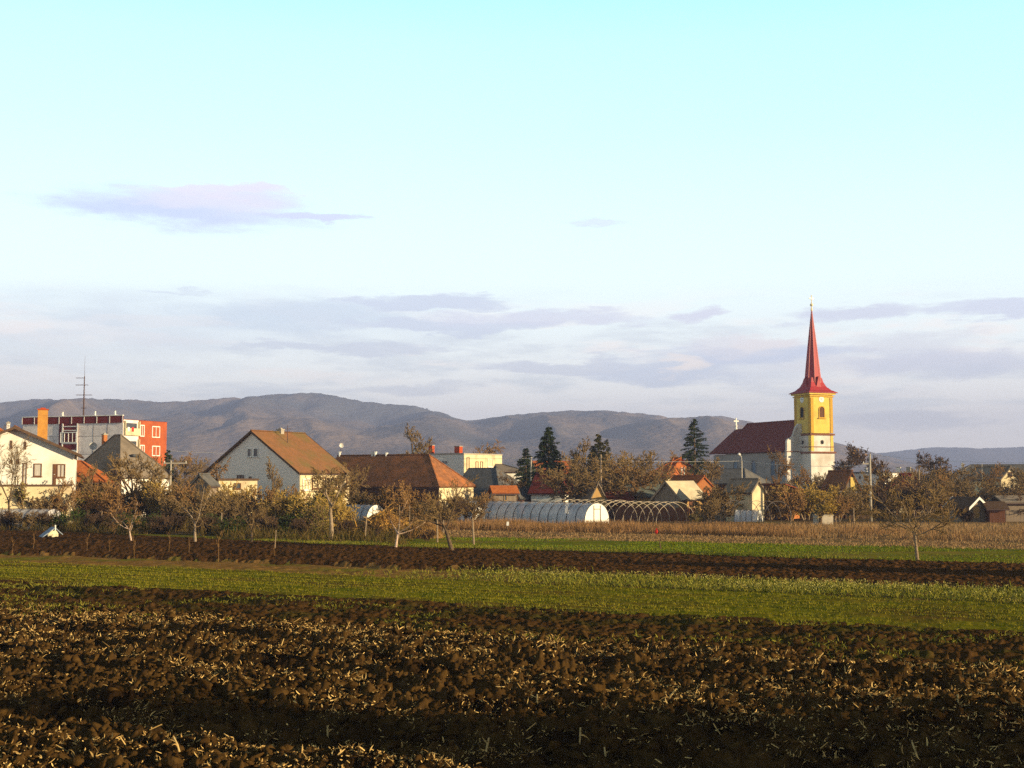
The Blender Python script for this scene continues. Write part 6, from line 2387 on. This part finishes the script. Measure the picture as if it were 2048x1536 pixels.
    # (px, base row, height m, width factor, sort)
    near = [(76, 1053.5, 3.0, 0.9, 'brown'), (42, 1053.5, 3.4, 0.8, 'olive'), (117, 1053, 3.6, 0.8, 'rust'), (4, 1053, 3.2, 0.9, 'brown'), (12, 1060, 1.6, 1.3, 'dark'), (60, 1061, 1.5, 1.4, 'brown'), (92, 1060, 1.5, 1.3, 'dark'), (116, 1062, 1.3, 1.2, 'green'),
            (185, 1064, 1.5, 1.3, 'dark'), (255, 1066, 1.4, 1.4, 'green'), (320, 1068, 1.4, 1.5, 'dark'), (405, 1070, 1.4, 1.4, 'dark'), (465, 1072, 1.3, 1.5, 'green'), (535, 1072, 1.5, 1.3, 'dark'), (605, 1074, 1.4, 1.4, 'dark'), (640, 1077, 1.2, 1.4, 'olive'), (55, 1046, 2.2, 1.2, 'rust'), (95, 1048, 1.6, 1.3, 'dark'), (128, 1040, 3.6, 1.0, 'green'), (165, 1044, 3.2, 1.1, 'dark'), (160, 1056, 1.5, 1.2, 'green'),
            (195, 1046, 3.0, 1.3, 'olive'), (225, 1050, 3.4, 1.2, 'rust'), (232, 1062, 1.6, 1.2, 'dark'), (268, 1046, 3.6, 1.1, 'brown'), (300, 1060, 1.2, 1.4, 'green'), (298, 1046, 3.2, 1.1, 'rust'),
            (325, 1048, 3.4, 1.0, 'ochre'), (352, 1050, 3.0, 1.1, 'brown'), (345, 1064, 1.3, 1.5, 'dark'), (385, 1050, 3.2, 1.1, 'rust'), (420, 1056, 2.6, 1.2, 'brown'), (430, 1066, 1.3, 1.4, 'green'),
            (455, 1050, 3.2, 1.0, 'ochre'), (480, 1054, 2.8, 1.1, 'brown'), (505, 1062, 1.5, 1.3, 'dark'), (530, 1054, 2.9, 1.1, 'rust'), (556, 1056, 2.7, 1.1, 'ochre'), (570, 1070, 1.4, 1.4, 'green'),
            (585, 1054, 3.0, 1.0, 'rust'), (612, 1062, 2.5, 1.1, 'ochre'), (630, 1070, 2.0, 1.1, 'olive'), (652, 1058, 3.2, 1.0, 'olive'), (682, 1064, 2.4, 1.0, 'ochre'), (690, 1072, 1.2, 1.3, 'dark'),
            (742, 1078, 1.1, 1.5, 'dark'), (725, 1048, 2.6, 1.1, 'brown'), (770, 1046, 3.0, 1.0, 'rust'), (806, 1050, 3.2, 1.0, 'rust'), (846, 1050, 2.6, 1.1, 'rust'), (880, 1056, 2.0, 1.2, 'brown'),
            (905, 1050, 2.4, 1.1, 'dark'), (940, 1046, 2.2, 1.2, 'brown'), (965, 1040, 2.4, 1.1, 'rust'), (855, 1082, 0.8, 1.5, 'dark')]
    mid = [(20, 1030, 2.6, 1.3, 'rust'), (180, 1030, 3.6, 1.2, 'brown'), (225, 1028, 3.8, 1.2, 'ochre'), (275, 1026, 3.6, 1.3, 'brown'), (345, 1024, 3.4, 1.2, 'brown'), (395, 1026, 3.2, 1.2, 'dark'),
           (470, 1030, 3.4, 1.1, 'rust'), (560, 1030, 3.0, 1.1, 'brown'), (620, 1034, 2.4, 1.2, 'rust'), (700, 1026, 3.8, 1.1, 'rust'), (738, 1024, 3.0, 1.2, 'dark'), (785, 1022, 3.2, 1.2, 'brown'), (830, 1022, 3.0, 1.2, 'dark'),
           (870, 1024, 2.6, 1.3, 'brown'), (915, 1022, 2.8, 1.2, 'brown'), (955, 1020, 3.2, 1.2, 'rust'), (1050, 1014, 4.6, 1.0, 'green'), (1025, 1010, 3.6, 1.0, 'rust'), (1085, 1014, 3.0, 1.3, 'dark'),
           (1120, 1018, 3.2, 1.2, 'brown'), (1155, 1018, 2.8, 1.2, 'ochre'), (1185, 1012, 3.8, 1.2, 'olive'), (1225, 1010, 4.0, 1.2, 'brown'), (1260, 1006, 4.2, 1.2, 'ochre'), (1290, 1002, 4.0, 1.2, 'brown'),
           (1345, 998, 4.0, 1.2, 'dark'), (1388, 1047, 0.9, 1.3, 'olive'), (1418, 1046, 1.8, 1.0, 'brown'), (1705, 1042, 2.4, 1.2, 'brown'), (1675, 1044, 2.0, 1.2, 'rust'), (1440, 1040, 2.8, 1.2, 'brown'), (1470, 1028, 2.6, 1.3, 'rust'), (1440, 1006, 3.8, 1.2, 'brown'),
           (1505, 1034, 2.2, 1.3, 'dark'), (1540, 1036, 2.4, 1.2, 'brown'), (1580, 1038, 2.6, 1.2, 'rust'), (1612, 1036, 2.8, 1.1, 'ochre'), (1665, 1036, 2.6, 1.2, 'ochre'), (1690, 1030, 3.0, 1.2, 'dark'), (1630, 1006, 3.6, 1.4, 'dark'),
           (1560, 1004, 3.2, 1.3, 'brown'), (1600, 1000, 3.8, 1.3, 'brown'), (1670, 1000, 3.6, 1.4, 'dark'), (1720, 1034, 2.4, 1.3, 'dark'), (1760, 1036, 3.0, 1.2, 'dark'), (1790, 1030, 3.6, 1.2, 'rust'), (1825, 1034, 3.0, 1.3, 'dark'),
           (1860, 1030, 3.8, 1.2, 'brown'), (1890, 1028, 4.0, 1.2, 'rust'), (1920, 1024, 3.8, 1.2, 'brown'), (1930, 1044, 1.5, 1.4, 'dark'), (1975, 1042, 1.6, 1.4, 'dark'), (1995, 1026, 3.0, 1.2, 'brown'), (2025, 1040, 2.0, 1.3, 'dark'), (2035, 1024, 3.0, 1.2, 'brown'),
           (1780, 1006, 4.4, 1.3, 'brown'), (1840, 1004, 4.4, 1.3, 'rust'), (1900, 1002, 4.6, 1.3, 'brown'), (1960, 1004, 3.8, 1.3, 'dark'), (2020, 1000, 4.2, 1.3, 'brown'), (1500, 1004, 2.6, 1.3, 'brown'), (1310, 1002, 3.0, 1.2, 'rust')]
    marks = [(0, 'the left edge'), (120, 'the lopped tree'), (220, 'the crooked white trunk'), (330, 'the forked pale trunk'), (450, 'the low forked tree'), (590, 'the straight pale trunk'),
             (720, 'the corn heap'), (835, 'the hay mound'), (985, 'the covered polytunnel'), (1220, 'the bare hoops'), (1400, 'the plank barn'), (1540, 'the open shed'), (1600, 'the ochre tree'), (1680, 'the concrete pole'),
             (1775, 'the lone tree'), (1930, 'the garden hut'), (2010, 'the right edge')]
    groups = {}
    for row, lst in (('front', near), ('back', mid)):
        for e in sorted(lst):
            mk = [t for x, t in marks if x <= e[0] + 0][-1]
            groups.setdefault((row, mk, e[4]), []).append(e)
    ordw = ['leftmost', 'second from left', 'third from left', 'fourth from left', 'fifth from left', 'sixth from left']
    for (row, mk, sort), lst in groups.items():
        for i, (px, pb, h, wf, _) in enumerate(lst):
            c = gnd(px, pb, GZ if pb < 1035 else 0)
            k = int(px) % len(SB[sort])
            ms = SB[sort][k]
            h = h * ((1.35 if px > 990 else 1.22) if h > 1.7 else 1.1)
            sc = h / height_of(ms)
            size = 'low' if h < 1.7 else ('tall' if h > 3.3 else 'mid-sized')
            lb = '%s %s shrub, %s row by %s' % (size, word[sort], row, mk)
            if len(lst) > 1:
                lb += ', %s' % ordw[i]
            o = plant('shrub', ms, c, sc, (px * 1.37) % 6.28, lb, 'shrub', 'shrubs in the gardens')
            o.scale = (sc * wf, sc * wf, sc)

    # far belts of woodland on the plain that nobody could count
    rg = np.random.default_rng(77)
    segs, lv = [], []
    n = 1500
    y = rg.uniform(270, 900, n) ** 1.0
    t = rg.uniform(-0.5, 0.5, n)
    keep = fbm(t * 14, y / 90, 400, 3) > 0.47
    y, t = y[keep], t[keep]
    n = len(y)
    H = rg.uniform(3.5, 8.0, n)
    m = 46
    ang = rg.uniform(0, 6.28, (n, m))
    zz = rg.uniform(0.0, 0.75, (n, m))
    L = rg.uniform(0.25, 0.5, (n, m))
    p0 = np.stack([(t * y)[:, None] + 0 * zz, y[:, None] + 0 * zz, GZ + zz * H[:, None] * 0.7], -1)
    d = np.stack([np.cos(ang) * 0.75, np.sin(ang) * 0.75, rg.uniform(0.3, 1.1, (n, m))], -1) * (L * H[:, None])[..., None]
    p0 = p0 + np.stack([np.cos(ang), np.sin(ang), 0 * ang], -1) * (0.18 * H[:, None, None]) * rg.uniform(0, 1.4, (n, m, 1))
    me = strips_mesh('far_woods', p0.reshape(-1, 3), d.reshape(-1, 3), np.linalg.norm(d, axis=-1).ravel(), np.repeat(H * 0.06, m), np.full(n * m, 0.1), 1, 1.2, 78)
    tag(link('far_woods', me, mat('far_twigs', (0.16, 0.10, 0.055), (0.09, 0.065, 0.04), island=True)), 'brown leafless woods and hedges on the plain beyond the village', 'woods', kind='stuff')


build_plants()


# ------------------------------------------------------------------ standing corn stubble and a few things in the foreground
def build_foreground():
    spots = [(655, 1488, 1458, 0.0, 'upright pale corn stub at lower left, straight and thin'),
             (970, 1530, 1496, 0.3, 'split corn stub leaning right at the bottom middle'),
             (1160, 1500, 1470, 0.05, 'thin upright corn stub right of the bottom middle'),
             (1213, 1522, 1482, -0.1, 'stout ragged corn stub near the bottom, right of the middle'),
             (1074, 1425, 1398, 0.05, 'lonely corn stub standing mid-field at the edge of shadow'),
             (1332, 1435, 1408, 0.9, 'broken corn stalk lying tilted over a clod, right of the middle'),
             (1837, 1515, 1478, -0.35, 'long curved corn stalk leaning left at lower right'),
             (1918, 1432, 1402, -0.05, 'upright corn stub at the far right in shadow'),
             (360, 1535, 1505, -0.5, 'big curled corn stub at the bottom left'),
             (1513, 1440, 1420, 0.2, 'short corn stub in half shadow at right')]
    for px, pb, pt, lean, lb in spots:
        c = gnd(px, pb)
        z = float(field_h(np.array([c.x]), np.array([c.y]))[0])
        h = max(0.2, (zat(pt, c.y) - 0) * 1.0)
        rnd = random.Random(px)
        root = tag(empty('corn_stub', (c.x, c.y, z), rnd.uniform(-0.5, 0.5)), lb, 'corn stub', 'corn stubs in the foreground')
        mb = MB()
        mb.tube([(0, 0, -0.06), (lean * h * 0.4, 0, h * 0.45), (lean * h * 0.9, 0.02, h)], [0.02, 0.017, 0.014], 7)
        st = mb.build('stalk', MT['straw_stub'], root, True)
        base = np.array([(lean * h * f, 0, h * f) for f in (0.2, 0.35, 0.5, 0.7)])
        d = np.array([(rnd.uniform(-1, 1), rnd.uniform(-1, 1), rnd.uniform(0.2, 1.0)) for _ in base])
        me = strips_mesh('husk', base, d, np.array([rnd.uniform(0.12, 0.26) for _ in base]), np.full(4, 0.035), np.full(4, 0.5), 4, 0.7, px)
        link('husk', me, MT['straw'], root)


MT['straw_stub'] = mat('straw_stub', (0.55, 0.40, 0.18), (0.4, 0.27, 0.1), 12)
build_foreground()


# ------------------------------------------------------------------ trees out of frame to the right whose shadows fall across the field
def build_shade():
    prm = dict(TALL)
    prm['kids'] = [16, 7, 6, 4]
    ms = woody(91, 't', 4.0, 0.22, prm, MT['twig_dark'], MT['bark'], leaf=MT['leaf_olive'], nleaf=12000, leaf_size=0.42, leaf_spread=0.35)
    hh = height_of(ms)
    for x, y, H, w, lb in SHADE:
        sc = H / hh
        o = plant('leafy_tree', ms, (x, y, 0), sc, x * 1.7, lb, 'tree', 'leafy trees beside the field, right of the frame')
        o.scale = (sc * w, sc * w, sc)


SHADE = [(40.0, 0.4, 11.3, 0.28, 'tallest slender leafy tree beside the field, outside the frame at right'),
         (40.5, 2.4, 10.0, 0.4, 'second tallest leafy tree beside the field, outside the frame at right'),
         (40.0, 4.9, 8.4, 0.55, 'third tallest leafy tree beside the field, outside the frame at right'),
         (49.3, 45.2, 9.0, 0.3, 'narrow leafy tree far beyond the right edge of the frame beside the dark strip'),
         (39.5, 7.8, 7.1, 0.6, 'lowest leafy tree beside the field, outside the frame at right')]
build_shade()


# ------------------------------------------------------------------ the air
def build_haze():
    m = bpy.data.materials.new('haze_air')
    m.use_nodes = True
    nt = m.node_tree
    nt.nodes.remove(nt.nodes['Principled BSDF'])
    v = nt.nodes.new('ShaderNodeVolumePrincipled')
    v.inputs['Color'].default_value = (0.48, 0.57, 0.96, 1)
    v.inputs['Density'].default_value = 0.00028
    v.inputs['Anisotropy'].default_value = 0.1
    nt.links.new(v.outputs[0], nt.nodes['Material Output'].inputs['Volume'])
    mb = MB()
    mb.box(-5200, 5200, -500, 5150, GZ - 1.0 - 2.5, 262)
    tag(mb.build('haze', m), 'thin pale blue evening haze over the plain', 'haze', kind='stuff')


build_haze()
